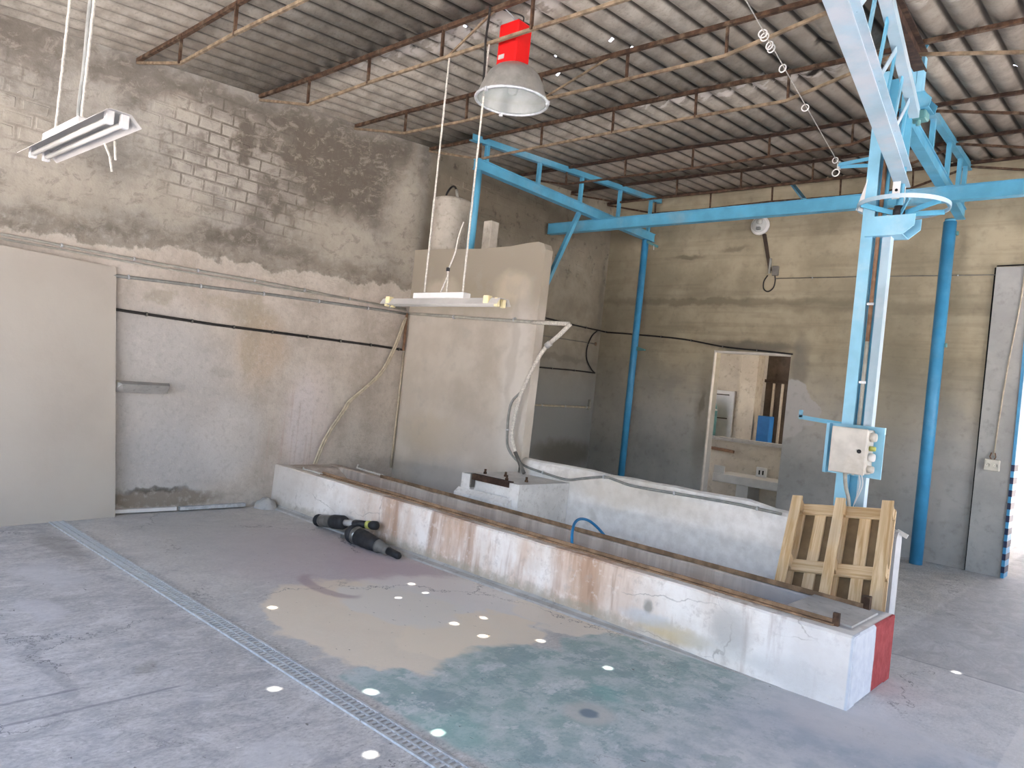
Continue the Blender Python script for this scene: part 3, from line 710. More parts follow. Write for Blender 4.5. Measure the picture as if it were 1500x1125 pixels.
tag(MB().bar((4.02, 4.27, 4.24), (3.50, 5.1, 4.72), .045, .03).build('tie_bar', 'blue_paint'), 'short slanting blue tie bar between the cross beam and the roof', 'bar')

# main post
t = thing('crane_post', (5.57, 1.96, 0), 'blue crane post of two steel channels behind the pallet', 'post')
m = MB(); m.bar((5.463, 1.99, 0), (5.463, 1.99, 4.55), .006, .09, (0, 1, 0)); m.box(5.46, 5.552, 1.935, 1.943, 0, 4.55); m.box(5.546, 5.552, 1.943, 2.03, 0, 4.55)
m.build('channel', 'pale_blue_paint', t)
m = MB(); m.box(5.622, 5.69, 1.965, 1.973, 0, 3.3); m.box(5.684, 5.692, 1.945, 2.03, 0, 3.3); m.box(5.622, 5.628, 1.973, 2.03, 0, 3.3)
m.build('channel', 'dusty_blue_paint', t)
MB().box(5.552, 5.622, 2.0, 2.015, 0, 4.5).build('web_plate', 'blue_paint', t)
m = MB(); m.tube([(5.587, 1.965, 1.6), (5.587, 1.965, 2.3)], .017, 10); m.build('conduit', 'grey_pvc', t)
m = MB(); m.tube([(5.587, 1.965, 2.3), (5.587, 1.965, 4.0)], .017, 10); m.build('conduit', 'brown_pipe', t)
for z in (1.95, 2.6, 3.9): MB().box(5.56, 5.615, 1.942, 1.95, z, z+.02).build('pipe_clip', 'steel_zinc', t)
# lower and upper jib brackets
def jib_bracket(x0, x1, z0, z1, mat):
    m = MB(); c = .45*(z1-z0)
    for y in (1.895, 2.085):
        m.prism([(x0, y, z0), (x1-c*1.2, y, z0), (x1, y, z0+c), (x1, y, z1), (x0, y, z1)], (0, .01, 0))
    m.box(x0, x1-c*1.2, 1.905, 2.085, z0, z0+.01)
    m.build('jib_bracket', mat, t)
jib_bracket(5.50, 5.87, 3.165, 3.325, 'pale_blue_paint')
# arm for the festoon wire
m = MB(); m.bar((5.46, 1.95, 3.835), (5.21, 1.95, 3.815), .006, .03); m.bar((5.46, 2.02, 3.80), (5.21, 1.96, 3.80), .006, .03); m.build('cable_arm', 'blue_paint', t)
m = MB(); m.bar((5.46, 1.95, 1.60), (5.10, 1.95, 1.625), .012, .035); m.bar((5.112, 1.95, 1.62), (5.112, 1.95, 1.685), .012, .03, (1, 0, 0)); m.build('side_arm', 'blue_paint', t)
MB().prism([(5.40, 1.93, 3.40), (5.455, 1.93, 3.38), (5.47, 1.93, 3.66)], (0, .006, 0)).build('gusset', 'white_paint', t)
# hanger above the jib
t = thing('hanger_column', (5.75, 2.0, 4.2), 'short blue hanger column under the rusty roof beam, holding the upper jib bearing', 'column')
m = MB(); m.box(5.695, 5.765, 1.93, 2.0, 4.30, 4.62); m.box(5.768, 5.815, 1.93, 2.0, 4.30, 4.62); m.box(5.74, 5.79, 1.96, 1.98, 4.3, 4.62); m.build('channel_pair', 'pale_blue_paint', t)
MB().prism([(5.70, 1.93, 4.62), (5.79, 1.93, 4.62), (5.83, 1.93, 4.70), (5.80, 1.93, 4.72), (5.77, 1.93, 4.66), (5.72, 1.93, 4.67)], (0, .012, 0)).build('clamp_plate', 'blue_paint', t)
m = MB()
for y in (1.90, 2.09): m.prism([(5.68, y, 4.19), (5.885, y, 4.185), (5.90, y, 4.25), (5.84, y, 4.315), (5.68, y, 4.32)], (0, .01, 0))
m.box(5.68, 5.88, 1.91, 2.09, 4.185, 4.195); m.build('bearing_bracket', 'blue_paint', t)
m = MB(); m.cbox(5.74, 5.86, 1.93, 2.05, 4.11, 4.18, .008); m.lathe([(0, 0), (.018, 0), (.018, .05), (0, .05)], (5.80, 1.98, 4.07), seg=10); m.build('bearing_block', 'teal_metal', t)
# jib itself
DJ = V((.151, -.9885, 0)); SJ = V((5.72, 1.99, 0)); NJ = V((.9885, .151, 0))
def jp(s, z, off=0): return SJ+DJ*s+NJ*off+V((0, 0, z))
t = thing('jib_crane', (5.72, 1.99, 3.25), 'pale blue jib arm with open rail and ring wheel, reaching overhead from the post', 'crane')
m = MB(); m.bar(jp(-.10, 3.606), jp(4.3, 3.606), .108, .012); m.bar(jp(-.10, 3.675), jp(4.3, 3.675), .010, .13); m.bar(jp(-.10, 3.744), jp(4.3, 3.744), .108, .012)
m.build('boom', 'dusty_blue_paint', t)
m = MB(); m.angle(jp(0, 4.12, .05), jp(4.3, 4.12, .05), .07, .010, flip=-1); m.build('top_rail', 'dusty_blue_paint', t)
for s in (.42, .86, 1.3, 1.74, 2.18, 2.62, 3.06, 3.5):
    MB().bar(jp(s, 3.75, .01), jp(s, 4.12, .04), .010, .065, DJ).build('strut', 'blue_paint', t)
for s in (.86, 1.74, 2.62): MB().bar(jp(s, 3.75, .025), jp(s-.40, 4.11, .05), .04, .006, NJ).build('diagonal', 'dusty_blue_paint', t)
MB().bar(jp(.05, 3.75), jp(.05, 4.15), .07, .05, DJ).build('end_post', 'blue_paint', t)
MB().lathe([(0, 3.22), (.026, 3.22), (.026, 4.19), (0, 4.19)], SJ, seg=14).build('pivot_shaft', 'blue_paint', t)
MB().lathe([(0, 3.335), (.05, 3.335), (.05, 3.385), (.038, 3.40), (.038, 3.42), (0, 3.42)], SJ, seg=16).build('bearing', 'dark_rubber', t)
for y in (1.90, 2.05): MB().box(5.68, 5.735, y, y+.012, 3.46, 3.605).build('clevis', 'white_paint', t)
MB().lathe([(0, 0), (.012, 0), (.012, .004), (0, .004)], (5.71, 1.90, 3.53), (0, -1, 0), 10).build('clevis_bolt', 'dark_void', t)
wheel = MB(); R_ = .335; zc = 3.415
pts = [(5.745+R_*math.cos(a*2*math.pi/56), 2.0+R_*math.sin(a*2*math.pi/56)) for a in range(56)]
vs = []; fs = []
for (x, y) in pts:
    d = V((x-5.745, y-2.0, 0)).normalized()
    for rr, z in ((0, zc-.017), (.008, zc-.017), (.008, zc+.017), (0, zc+.017)): vs.append(V((x, y, z))+d*rr)
for i in range(56):
    j = (i+1) % 56
    for k in range(4): fs.append((i*4+k, j*4+k, j*4+(k+1) % 4, i*4+(k+1) % 4))
wheel.raw(vs, [f[::-1] for f in fs]); W = wheel.build('ring_wheel', 'dusty_blue_paint', t)
for k in range(5):
    a = math.radians((-25, 40, 100, 218, 292)[k]); c, s_ = math.cos(a), math.sin(a)
    MB().bar((5.73+.05*c, 2.0+.05*s_, 3.36), (5.745+.333*c, 2.0+.333*s_, zc-.01), .012, .04).build('spoke', 'blue_paint', W)
# festoon wire with its rings
t = thing('festoon_wire', (5.21, 1.97, 3.81), 'thin wire with cable rings slung under the roof to the post arm', 'wire')
w0, w1 = V((5.213, 1.97, 3.82)), V((5.9, -2.56, 3.82)); L_ = w1-w0
MB().tube([w0+L_*i/8 for i in range(9)], .0035, 5).build('wire', 'rope', t)
for y in (-.49, -.45, -.34, -.30, -.02, .634, 1.79):
    c = w0+L_*((y-w0.y)/L_.y); ph = random.uniform(-.5, .5)
    a1 = V((math.cos(ph), math.sin(ph)*.5, 0)).normalized(); pts = [c+V((0, 0, -.018))+(a1*math.cos(q)+V((0, 0, 1))*math.sin(q))*.024 for q in [2*math.pi*i/14 for i in range(14)]]
    MB().tube(pts, .0045, 5, closed=True).build('ring', 'white_paint', t)
pts = [V((5.19, 1.97, 3.755))+V((math.cos(q), 0, math.sin(q)))*.03 for q in [2*math.pi*i/14 for i in range(14)]]
MB().tube(pts, .0055, 5, closed=True).build('ring', 'white_paint', t)
MB().cbox(5.20, 5.225, 1.95, 1.985, 3.78, 3.85, .004).build('end_clamp', 'silver_label', t)

# ================================================================== LAMPS
t = thing('high_bay_lamp', (3.6, -.48, 3.72), 'round metal high bay lamp with bright red housing hanging from the roof', 'lamp')
lx, ly = 3.585, -.48
m = MB(); m.cbox(lx-.115, lx+.085, ly-.082, ly+.082, 4.045, 4.37, .012); H_ = m.build('housing', 'red_paint', t)
MB().box(lx-.09, lx-.03, ly-.0845, ly-.082, 4.09, 4.125).build('label_plate', 'silver_label', H_)
m = MB(); m.tube([(lx-.06, ly, 4.37), (lx-.06, ly, 4.40), (lx+.02, ly, 4.40), (lx+.02, ly, 4.37)], .006, 6); m.build('hanging_eye', 'steel_zinc', t)
prof = [(.085, 4.05), (.105, 4.045), (.15, 4.02), (.195, 3.975), (.225, 3.92), (.248, 3.86), (.268, 3.80), (.272, 3.785), (.264, 3.785), (.26, 3.80), (.24, 3.86), (.215, 3.92), (.185, 3.97), (.14, 4.01), (.08, 4.035), (.0, 4.04)]
m = MB(); seg = 48; vs = []; fs = []
for r, z in prof:
    for k in range(seg):
        q = 2*math.pi*k/seg; rr = r*(1+(.012 if (k % 2 and z > 3.86) else 0)); vs.append((lx+.02+rr*math.cos(q), ly+rr*math.sin(q), z))
for i in range(len(prof)-1):
    for k in range(seg): fs.append((i*seg+k, (i+1)*seg+k, (i+1)*seg+(k+1) % seg, i*seg+(k+1) % seg))
m.raw(vs, [f[::-1] for f in fs], True); m.build('reflector', 'spun_aluminium', t)
rp = [(lx+.02+.276*math.cos(2*math.pi*k/40), ly+.276*math.sin(2*math.pi*k/40), 3.782) for k in range(40)]
MB().tube(rp, .011, 8, closed=True).build('rim', 'steel_zinc', t)
MB().lathe([(0, 0), (.262, 0), (.262, -.004), (0, -.004)], (lx+.02, ly, 3.784), seg=36).build('glass', 'clear_glass', t)
m = MB(); m.lathe([(0, 3.83), (.035, 3.84), (.045, 3.90), (.03, 3.98), (0, 4.0)], (lx+.02, ly, 0), seg=14); m.build('bulb', 'tube_glass', t)
for a in (30, 150, 270):
    c, s_ = math.cos(math.radians(a)), math.sin(math.radians(a)); MB().cbox(lx+.02+.28*c-.012, lx+.02+.28*c+.012, ly+.28*s_-.012, ly+.28*s_+.012, 3.755, 3.79, .003).build('clip', 'steel_zinc', t)
m = MB(); m.tube(spline([(lx+.02, ly+.02, 4.37), (lx+.05, ly, 4.42), (lx-.02, ly-.05, 4.45), (lx-.04, -.62, 4.44)]), .006, 6); m.build('power_cable', 'black_cable', t)
m = MB(); m.tube([(lx-.02, ly, 4.40), (lx-.02, ly-.06, 4.43), (lx-.02, -.64, 4.445)], .004, 5); m.build('hanging_wire', 'steel_zinc', t)

def tube_light(x0, x1, y, z, label, ropes, ztop, box, holders_cream, strings):
    t = thing('tube_light', ((x0+x1)/2, y, z), label, 'light')
    m = MB(); hw, tw, h = (.075 if holders_cream else .095), .045, .045; th = .003
    P_ = [(-hw, 0), (-tw, h), (tw, h), (hw, 0)]
    for (a, b) in zip(P_, P_[1:]):
        n_ = V((0, b[1]-a[1], -(b[0]-a[0]))).normalized()*th
        A = [(x0, y+a[0], z+a[1]), (x1, y+a[0], z+a[1]), (x1, y+b[0], z+b[1]), (x0, y+b[0], z+b[1])]
        m.hexa([V(p)+(-n_) for p in A]+[V(p) for p in A])
    m.build('reflector', 'reflector_white', t)
    for s in (-.032, .032):
        MB().tube([(x0+.06, y+s, z+.008), (x1-.06, y+s, z+.008)], .013, 10).build('fluorescent_tube', 'tube_glass', t)
        for xe in (x0+.025, x1-.055): MB().cbox(xe, xe+.03, y+s-.018, y+s+.018, z-.014, z+.05, .004).build('lamp_holder', 'cream_plastic' if holders_cream else 'white_paint', t)
    MB().cbox(box[0], box[1], y-.04, y+.04, z+h+.004, z+h+.05, .004).build('ballast_box', 'white_paint', t)
    if holders_cream:
        for xe in (x0+.07, x1-.14): MB().cbox(xe, xe+.05, y-.078, y-.03, z+.005, z+.062, .004).build('end_clip', 'cream_plastic', t)
    for xr in ropes:
        n = 40; pts = [(xr+.0008*math.sin(i*1.9), y+.0008*math.cos(i*1.9), z+h+.06+(ztop-z-h-.06)*i/n) for i in range(n+1)]
        MB().tube(pts, .0075, 6).build('rope', 'rope', t)
        MB().tube([(xr, y, z+h+.06), (xr+.02, y+.02, z+h+.03), (xr+.01, y+.04, z+h+.02)], .004, 5).build('rope_hook', 'steel_zinc', t)
    for s in strings: MB().tube([V(p) for p in s], .006, 6).build('cord', 'rope', t)
    return t
T = tube_light(2.57, 3.91, -.65, 2.19, 'white twin tube light hanging level in front of the cross wall', (3.03, 3.47), 4.2, (2.94, 3.52), True,
    [spline([(3.22, -.65, 2.285), (3.27, -.64, 2.42), (3.28, -.65, 2.46), (3.34, -.65, 2.60), (3.36, -.65, 2.72), (3.40, -.65, 2.83)]), spline([(3.29, -.65, 2.285), (3.30, -.66, 2.36), (3.28, -.65, 2.46)])])
MB().tube(spline([(3.47, -.665, 3.85), (3.465, -.67, 4.05), (3.46, -.68, 4.2), (3.47, -.68, 4.36), (3.48, -.69, 4.44)]), .009, 6).build('power_cable', 'black_cable', T)
MB().cbox(3.265, 3.295, -.66, -.64, 2.455, 2.485, .004).build('cable_joint', 'dark_rubber', T)
T = tube_light(2.74, 3.95, -3.29, 2.60, 'white twin tube light seen from below at the far left, hung on two ropes', (3.02, 3.42), 3.99, (2.95, 3.5), False,
    [[(3.5, -3.20, 2.60), (3.47, -3.16, 2.55), (3.46, -3.14, 2.48)], [(3.64, -3.20, 2.59), (3.645, -3.19, 2.50)]])
MB().tube(spline([(3.36, -3.27, 2.67), (3.30, -3.27, 2.78), (3.31, -3.27, 3.0), (3.33, -3.28, 3.3), (3.40, -3.29, 3.7), (3.43, -3.29, 4.0)]), .012, 6).build('power_cable', 'grey_hose', T)

# ================================================================== PIPES AND CABLES ON THE WALLS
def run(name, pts, r, mat, label, cat, clips=None, clip_mat='steel_zinc', seg=8, extra=None):
    t = thing(name, pts[0], label, cat)
    MB().tube(pts, r, seg).build(name.split('_')[-1] if '_' in name else 'run', mat, t)
    if extra: MB().tube(extra, r*.8, seg).build('second_pipe', mat, t)
    P_ = [V(p) for p in pts]
    if clips:
        tot = [0]
        for a, b in zip(P_, P_[1:]): tot.append(tot[-1]+(b-a).length)
        s = clips*.6
        while s < tot[-1]:
            i = max(k for k in range(len(tot)) if tot[k] <= s); i = min(i, len(P_)-2); q = P_[i].lerp(P_[i+1], (s-tot[i])/max(1e-6, tot[i+1]-tot[i])); d = (P_[i+1]-P_[i]).normalized()
            MB().tube([q-d*.008, q+d*.008], r*1.35+.002, 8).build('pipe_clip', clip_mat, t); s += clips
    return t
x_ = .03
run('wall_conduit', [(x_, -4.6, 2.43), (x_, -2.84, 2.455), (x_, -1.4, 2.465), (x_, -.28, 2.485), (x_, 1.62, 2.475)], .012, 'grey_pvc', 'upper pair of grey conduits along the left wall, above the board', 'pipe', .62,
    extra=[(.02, -4.6, 2.40), (.02, -2.84, 2.418), (.02, -1.4, 2.43), (.02, -.28, 2.452), (.02, 1.62, 2.50)])
run('wall_pipe', [(.028, -3.6, 2.25), (.028, -1.887, 2.273), (.028, -.27, 2.361), (.028, 1.24, 2.42), (.028, 1.64, 2.43)], .016, 'grey_hose', 'middle dark grey pipe on the left wall, sloping up to the corner', 'pipe', .7)
run('wall_hose', [(.026, -3.2, 1.955), (.026, -1.9, 1.957), (.026, -.9, 1.945), (.026, .2, 1.957), (.026, 1.2, 1.965), (.026, 1.64, 1.96)], .014, 'black_cable', 'lower black hose clipped along the left wall', 'hose', .45, 'dark_pvc')
t = run('corner_pipe', [(.035, 1.635, 2.44), (.035, 1.64, 1.95)], .018, 'brown_pipe', 'short brown pipe upright in the corner by the cross wall', 'pipe')
tag(MB().tube([(.02, 1.66, 1.93), (.02, 1.66, 1.2), (.02, 1.65, .42)], .012, 6).build('corner_conduit', 'beige_hose'), 'thin beige conduit down the corner of the cross wall', 'pipe')
t = thing('hose_pair', (.05, 1.6, .46), 'pair of beige hoses slanting down from the corner to the trough', 'hose')
for o in (0, .03):
    MB().tube(spline([(.05, 1.62-o, 2.38-o), (.05, 1.50-o, 1.98), (.05, 1.33-o, 1.64), (.05, 1.1-o, 1.42), (.05, .9-o, 1.25), (.05, .84-o, 1.15), (.05, .62-o, .80), (.05, .5-o, .475)]), .013, 8).build('hose', 'beige_hose', t)
t = thing('water_pipe', (.05, 1.66, 2.4), 'long pale pipe along the cross wall, ending in a hanging hose', 'pipe')
m = MB(); m.tube([(.04, 1.655, 2.44), (.6, 1.66, 2.42), (1.4, 1.66, 2.39), (2.18, 1.66, 2.362)], .018, 8); m.build('pipe', 'grey_pvc', t)
m = MB(); m.tube([(2.18, 1.66, 2.362), (2.70, 1.66, 2.352)], .024, 10); m.build('insulated_pipe', 'rope', t)
m = MB(); m.tube([(2.72, 1.655, 2.352), (2.60, 1.64, 2.23), (2.49, 1.62, 2.13)], .024, 10); m.build('elbow', 'rope', t)
MB().tube([(2.50, 1.622, 2.14), (2.45, 1.62, 2.10)], .034, 10).build('coupling', 'silver_label', t)
m = MB(); m.tube(spline([(2.46, 1.62, 2.11), (2.36, 1.61, 1.96), (2.235, 1.60, 1.70), (2.16, 1.60, 1.50), (2.12, 1.60, 1.28), (2.11, 1.60, 1.08), (2.18, 1.6, .92)]), .022, 10); m.build('hose', 'rope', t)
m = MB(); m.tube([(2.18, 1.6, .92), (2.28, 1.59, .80), (2.36, 1.58, .71)], .021, 10); m.build('nozzle', 'dark_pvc', t)
for x in (.9, 1.9): MB().tube([(x, 1.66, 2.405-.02*(x-.9)), (x+.02, 1.66, 2.405-.02*(x-.9))], .026, 8).build('pipe_clip', 'steel_zinc', t)
t = run('grey_cable', spline([(2.10, 1.672, 1.57), (1.99, 1.672, 1.46), (1.96, 1.672, 1.3), (1.97, 1.672, 1.1), (2.0, 1.672, .95), (2.12, 1.672, .84), (2.30, 1.672, .775), (2.6, 1.672, .74), (2.87, 1.672, .722), (3.05, 1.672, .76), (3.34, 1.672, .825), (3.5, 1.672, .81), (3.7, 1.672, .79), (4.2, 1.672, .80), (4.7, 1.672, .81), (5.14, 1.672, .80)], 4), .013, 'grey_hose', 'grey cable looping down the cross wall and along the low wall', 'cable', .8)
run('black_cable', spline([(.02, 3.0, 2.80), (.02, 4.2, 2.786), (.02, 5.0, 2.77), (.02, 5.97, 2.772)], 4)+spline([(.16, 5.97, 2.75), (.72, 5.97, 2.73), (1.62, 5.97, 2.68), (2.33, 5.97, 2.585), (3.0, 5.965, 2.545), (3.4, 5.965, 2.52)], 4), .012, 'black_cable', 'long black cable round the back corner and over the doorway', 'cable', .55, 'dark_pvc')
run('black_cable', spline([(.02, 5.86, 2.76), (.02, 5.72, 2.65), (.02, 5.62, 2.45), (.02, 5.64, 2.25), (.02, 5.80, 2.09), (.02, 5.92, 2.03)], 4)+spline([(.022, 5.85, 2.03), (.022, 5.2, 2.02), (.022, 4.3, 1.985), (.022, 3.4, 1.96)], 3), .011, 'black_cable', 'black cable hanging in a bow in the back corner, left of the slim post', 'cable', .6, 'dark_pvc')
run('wall_wire', [(.02, 3.4, 2.46), (.02, 4.25, 2.49), (.02, 5.85, 2.53)], .006, 'dark_pvc', 'thin wire stretched between the two black cables', 'wire')
tag(MB().lathe([(0, 0), (.03, 0), (.03, .012), (0, .012)], (0, 5.87, 2.53), (1, 0, 0), 10).build('wall_plug', 'brown_pipe'), 'small brown knob on the wall at the end of the thin wire', 'knob')
t = run('wall_pipe', [(.03, 3.0, 1.35), (.03, 4.2, 1.385), (.03, 5.5, 1.42), (.03, 5.86, 1.43)], .016, 'beige_hose', 'pale pipe low on the wall behind the cross wall', 'pipe', .6)
MB().tube([(.03, 5.84, 1.38), (.03, 5.84, 1.56)], .018, 8).build('tee', 'grey_pvc', t)
run('wall_wire', [(3.03, 5.965, 3.62), (4.4, 5.965, 3.615), (5.77, 5.965, 3.60)], .006, 'dark_pvc', 'thin wire across the upper back wall from the bulkhead lamp to the pier', 'wire', .9)
run('wall_wire', [(5.78, 5.93, 3.70), (6.02, 5.93, 3.705), (6.06, 5.93, 3.705), (6.13, 5.93, 3.71)], .008, 'black_cable', 'thin dark wire along the top of the grey pier', 'wire')
t = run('socket_cable', spline([(6.07, 5.93, 3.70), (6.05, 5.93, 3.2), (6.0, 5.93, 2.6), (5.965, 5.93, 2.0), (5.94, 5.93, 1.42)], 4), .008, 'beige_hose', 'pale cable running down the grey pier to the socket', 'cable')
t = thing('power_socket', (5.935, 5.91, 1.24), 'pale double socket on the grey pier', 'socket')
MB().cbox(5.855, 6.015, 5.90, 5.938, 1.235, 1.37, .008).build('plate', 'socket_plastic', t)
for x in (5.895, 5.975):
    o = MB().lathe([(0, 0), (.030, 0), (.030, .004), (.026, .006), (.024, .001), (0, .001)], (x, 5.90, 1.30), (0, -1, 0), 16).build('outlet', 'socket_plastic', t)
    for d in (-.010, .010): MB().lathe([(0, 0), (.004, 0), (.004, .002), (0, .002)], (x+d, 5.899, 1.30), (0, -1, 0), 8).build('pin_hole', 'dark_void', o)
for d in (-.03, .03): MB().tube([(5.935+d*.4, 5.925, 1.365), (5.935+d, 5.92, 1.40), (5.935+d*.6, 5.925, 1.45)], .007, 6).build('cable_loop', 'brown_pipe', t)
# bulkhead lamp high on the back wall
t = thing('bulkhead_lamp', (2.72, 5.93, 4.3), 'round glass bulkhead lamp high on the back wall under the cross beam', 'lamp')
bl = V((2.72, 5.98, 4.42))
MB().lathe([(0, 0), (.14, 0), (.145, .03), (.125, .045), (0, .045)], bl, (0, -1, 0), 24).build('base', 'white_paint', t)
MB().lathe([(.11, .045), (.105, .09), (.07, .125), (0, .135)], bl, (0, -1, 0), 24).build('glass_dome', 'clear_glass', t)
MB().lathe([(0, 0), (.03, 0), (.045, .02), (.045, .05), (.03, .07), (0, .075)], bl+V((0, -.045, .02)), (0, -.3, 1), 14).build('bulb', 'tube_glass', t)
MB().cbox(bl.x-.03, bl.x+.03, 5.88, 5.93, 4.345, 4.39, .005).build('lamp_socket', 'dark_pvc', t)
m = MB(); m.prism([(2.76, 5.96, 4.30), (2.82, 5.96, 4.29), (2.96, 5.96, 3.74), (2.92, 5.96, 3.73)], (0, .02, 0)); m.build('cable_trunking', 'dark_timber', t)
t = thing('junction_box', (3.02, 5.95, 3.7), 'small grey junction box with a cable loop below the bulkhead lamp', 'box')
MB().cbox(2.98, 3.07, 5.935, 5.985, 3.66, 3.80, .006).build('box', 'dark_pvc', t)
MB().tube([(2.93, 5.97, 3.92), (2.93, 5.97, 3.70)], .02, 8).build('stub_pipe', 'grey_pvc', t)
MB().tube(spline([(2.91, 5.97, 3.67), (2.86, 5.97, 3.58), (2.87, 5.97, 3.47), (2.94, 5.97, 3.43), (3.01, 5.97, 3.48), (3.03, 5.97, 3.58), (3.02, 5.97, 3.66)]), .009, 6).build('cable_loop', 'black_cable', t)

# ================================================================== LEFT WALL THINGS
m = MB(); th = .014
BR, BL, TR = V((.16, -1.722, 0)), V((.47, -4.0, 0)), V((.022, -1.903, 2.348)); TL = TR+(BL-BR)
n_ = (BL-BR).cross(TR-BR).normalized(); n_ = n_ if n_.x > 0 else -n_
m.hexa([BR-n_*0, BL, BL+n_*th, BR+n_*th, TR, TL, TL+n_*th, TR+n_*th])
tag(m.build('plaster_board', 'beige_board'), 'large plain beige board leaning on the left wall', 'board')
m = MB(); m.hexa([(0, -1.80, 1.18), (.05, -1.72, 1.175), (.05, -1.33, 1.185), (0, -1.28, 1.19), (0, -1.80, 1.285), (.19, -1.79, 1.265), (.19, -1.35, 1.275), (0, -1.28, 1.295)])
tag(m.build('wall_shelf', 'concrete_grey'), 'small sloping concrete shelf on the left wall beside the board', 'shelf')
t = thing('floor_moulding', (.03, -1, 0), 'white plastic moulding lying along the foot of the left wall', 'moulding')
for i, (a, b) in enumerate((((.05, -1.75, .03), (.05, -1.1, .03)), ((.06, -1.07, .03), (.05, -.35, .035)))): MB().bar(a, b, .05, .035).build('length', 'steel_zinc' if i else 'white_paint', t)
# cement tank on the cross wall
t = thing('cement_tank', (.43, 1.9, 3.27), 'round cement tank standing on the cross wall in the corner', 'tank')
MB().lathe([(0, 3.265), (.235, 3.265), (.24, 3.3), (.25, 3.9), (.24, 3.93), (.2, 3.945), (0, 3.95)], (.43, 1.86, 0), seg=30).build('body', 'tank_cement', t)
MB().tube(spline([(.13, 1.9, 3.3), (.13, 1.95, 3.7), (.14, 1.98, 3.98), (.18, 1.98, 4.1), (.28, 1.96, 4.16), (.38, 1.93, 4.13), (.46, 1.9, 4.03), (.50, 1.88, 3.95)]), .014, 8).build('hose', 'black_cable', t)
MB().tube([(.42, 1.92, 4.09), (.50, 1.88, 3.96)], .02, 8).build('hose_end', 'grey_pvc', t)
tag(MB().cbox(1.06, 1.2, 1.84, 1.98, 0, 3.62, .01).build('flue_duct', 'tank_cement'), 'pale upright duct right of the short blue post, behind the cross wall', 'duct')

# ================================================================== TROUGH
HT = lambda x: .47-.0092*x
LT, W_ = 6.27, .82
t = thing('trough', (3.1, .4, 0), 'long low concrete trough with rust-stained front and red and white painted end', 'trough')
def wall_strip(x0, x1, ya, yb, name, mat='trough_concrete', n=24, cham=.012, batter=0.0):
    vs = []; fs = []; rr = random.Random(int(ya*100)+5)
    for i in range(n+1):
        x = x0+(x1-x0)*i/n; h = HT(x)+rr.uniform(-.004, .004); o = rr.uniform(-.004, .004) if 0 < i < n else 0
        vs += [(x, ya-batter+o, 0), (x, ya+o, h-cham), (x, ya+cham+o, h), (x, yb-cham, h), (x, yb, h-cham), (x, yb, 0)]
    for i in range(n):
        for k in range(6): fs.append((i*6+k, i*6+(k+1) % 6, (i+1)*6+(k+1) % 6, (i+1)*6+k)[::-1])
    fs += [(0, 1, 2, 3, 4, 5), tuple(n*6+k for k in range(6))[::-1]]
    m = MB().raw(vs, [f[::-1] for f in fs]); return m.build(name, mat, t)
wall_strip(0, LT, 0, .12, 'front_wall', batter=.012)
wall_strip(0, LT, .70, W_, 'back_wall')
MB().box(0, LT-.01, .12, .70, 0, .10).build('basin_floor', 'trough_concrete', t)
m = MB(); m.prism([(0, .12, .1), (0, .12, .463), (.22, .12, .455), (.55, .12, .30), (.95, .12, .1)], (0, .58, 0)); m.f = [f[::-1] for f in m.f]; m.build('sloped_end', 'trough_concrete', t)
m = MB(); m.cbox(5.80, LT+.004, .004, W_-.004, .0, HT(6)-.0, .012); m.build('end_block', 'trough_concrete', t)
m = MB(); m.hexa([(5.79, .16, .36), (6.22, .16, .36), (6.22, .70, .36), (5.79, .70, .36), (5.80, .17, .437), (6.20, .18, .425), (6.20, .69, .425), (5.80, .69, .437)]); m.build('cover_slab', 'concrete_grey', t)
def rail(y, x0, x1, s, name='edge_rail'):
    m = MB(); a, b = V((x0, y, HT(x0)+.008)), V((x1, y, HT(x1)+.008)); m.bar(a, b, .034, .012); m.bar(a+V((0, s*.015, .012)), b+V((0, s*.015, .012)), .007, .034); m.build(name, 'rail_rust', t)
rail(.115, .75, 6.12, 1); rail(.735, 1.0, 6.10, -1)
MB().bar((6.125, .13, HT(6)), (6.125, .13, HT(6)+.075), .03, .035).build('rail_stop', 'rust', t)
MB().bar((6.11, .755, HT(6)), (6.11, .755, HT(6)+.085), .05, .05).build('rail_stop', 'rust', t)
m = MB(); F0 = [(.0, 0), (-.09, 0), (-.08, .012), (-.03, .022), (0.0, .045)]; vs = []
for x, k in ((.1, 1), (4.4, 1), (6.1, .05)): vs += [(x, y*k, z*k) for y, z in F0]
fs = [(i*5+j, i*5+(j+1) % 5, (i+1)*5+(j+1) % 5, (i+1)*5+j) for i in (0, 1) for j in range(5)]+[(4, 3, 2, 1, 0), (10, 11, 12, 13, 14)]
m.raw(vs, fs); m.build('base_fillet', 'concrete_grey', t)
m = MB(); m.tube([(.42, .10, .50), (.42, .10, .475), (.62, .11, .478), (.78, .11, .475)], .010, 6); m.build('edge_pipe', 'rope', t)
m = MB(); m.tube([(.45, .82, .53), (.45, .80, .485), (.8, .77, .485), (1.02, .76, .485)], .014, 6); m.build('edge_pipe', 'rope', t)
tag(MB().tube(spline([(4.13, .17, .36), (4.11, .19, .45), (4.03, .29, .53), (3.94, .44, .57), (3.88, .60, .575), (3.87, .74, .545), (3.90, .84, .48), (3.94, .92, .40)]), .012, 10).build('blue_hose', 'blue_hose'), 'piece of blue hose arching over the trough', 'hose')
m = MB(); rr = random.Random(8)
m.lathe([(0.13, 0), (.12, .04), (.09, .08), (.045, .105), (0, .11)], (.12, -.13, 0), seg=14); m.v = [(max(.002, x+rr.uniform(-.012, .012)), min(-.03, y+rr.uniform(-.012, .012)), z+(rr.uniform(-.008, .008) if z > .01 else 0)) for x, y, z in m.v]
tag(m.build('plaster_lump', 'concrete_grey'), 'rounded lump of plaster in the corner at the left end of the trough', 'plaster')
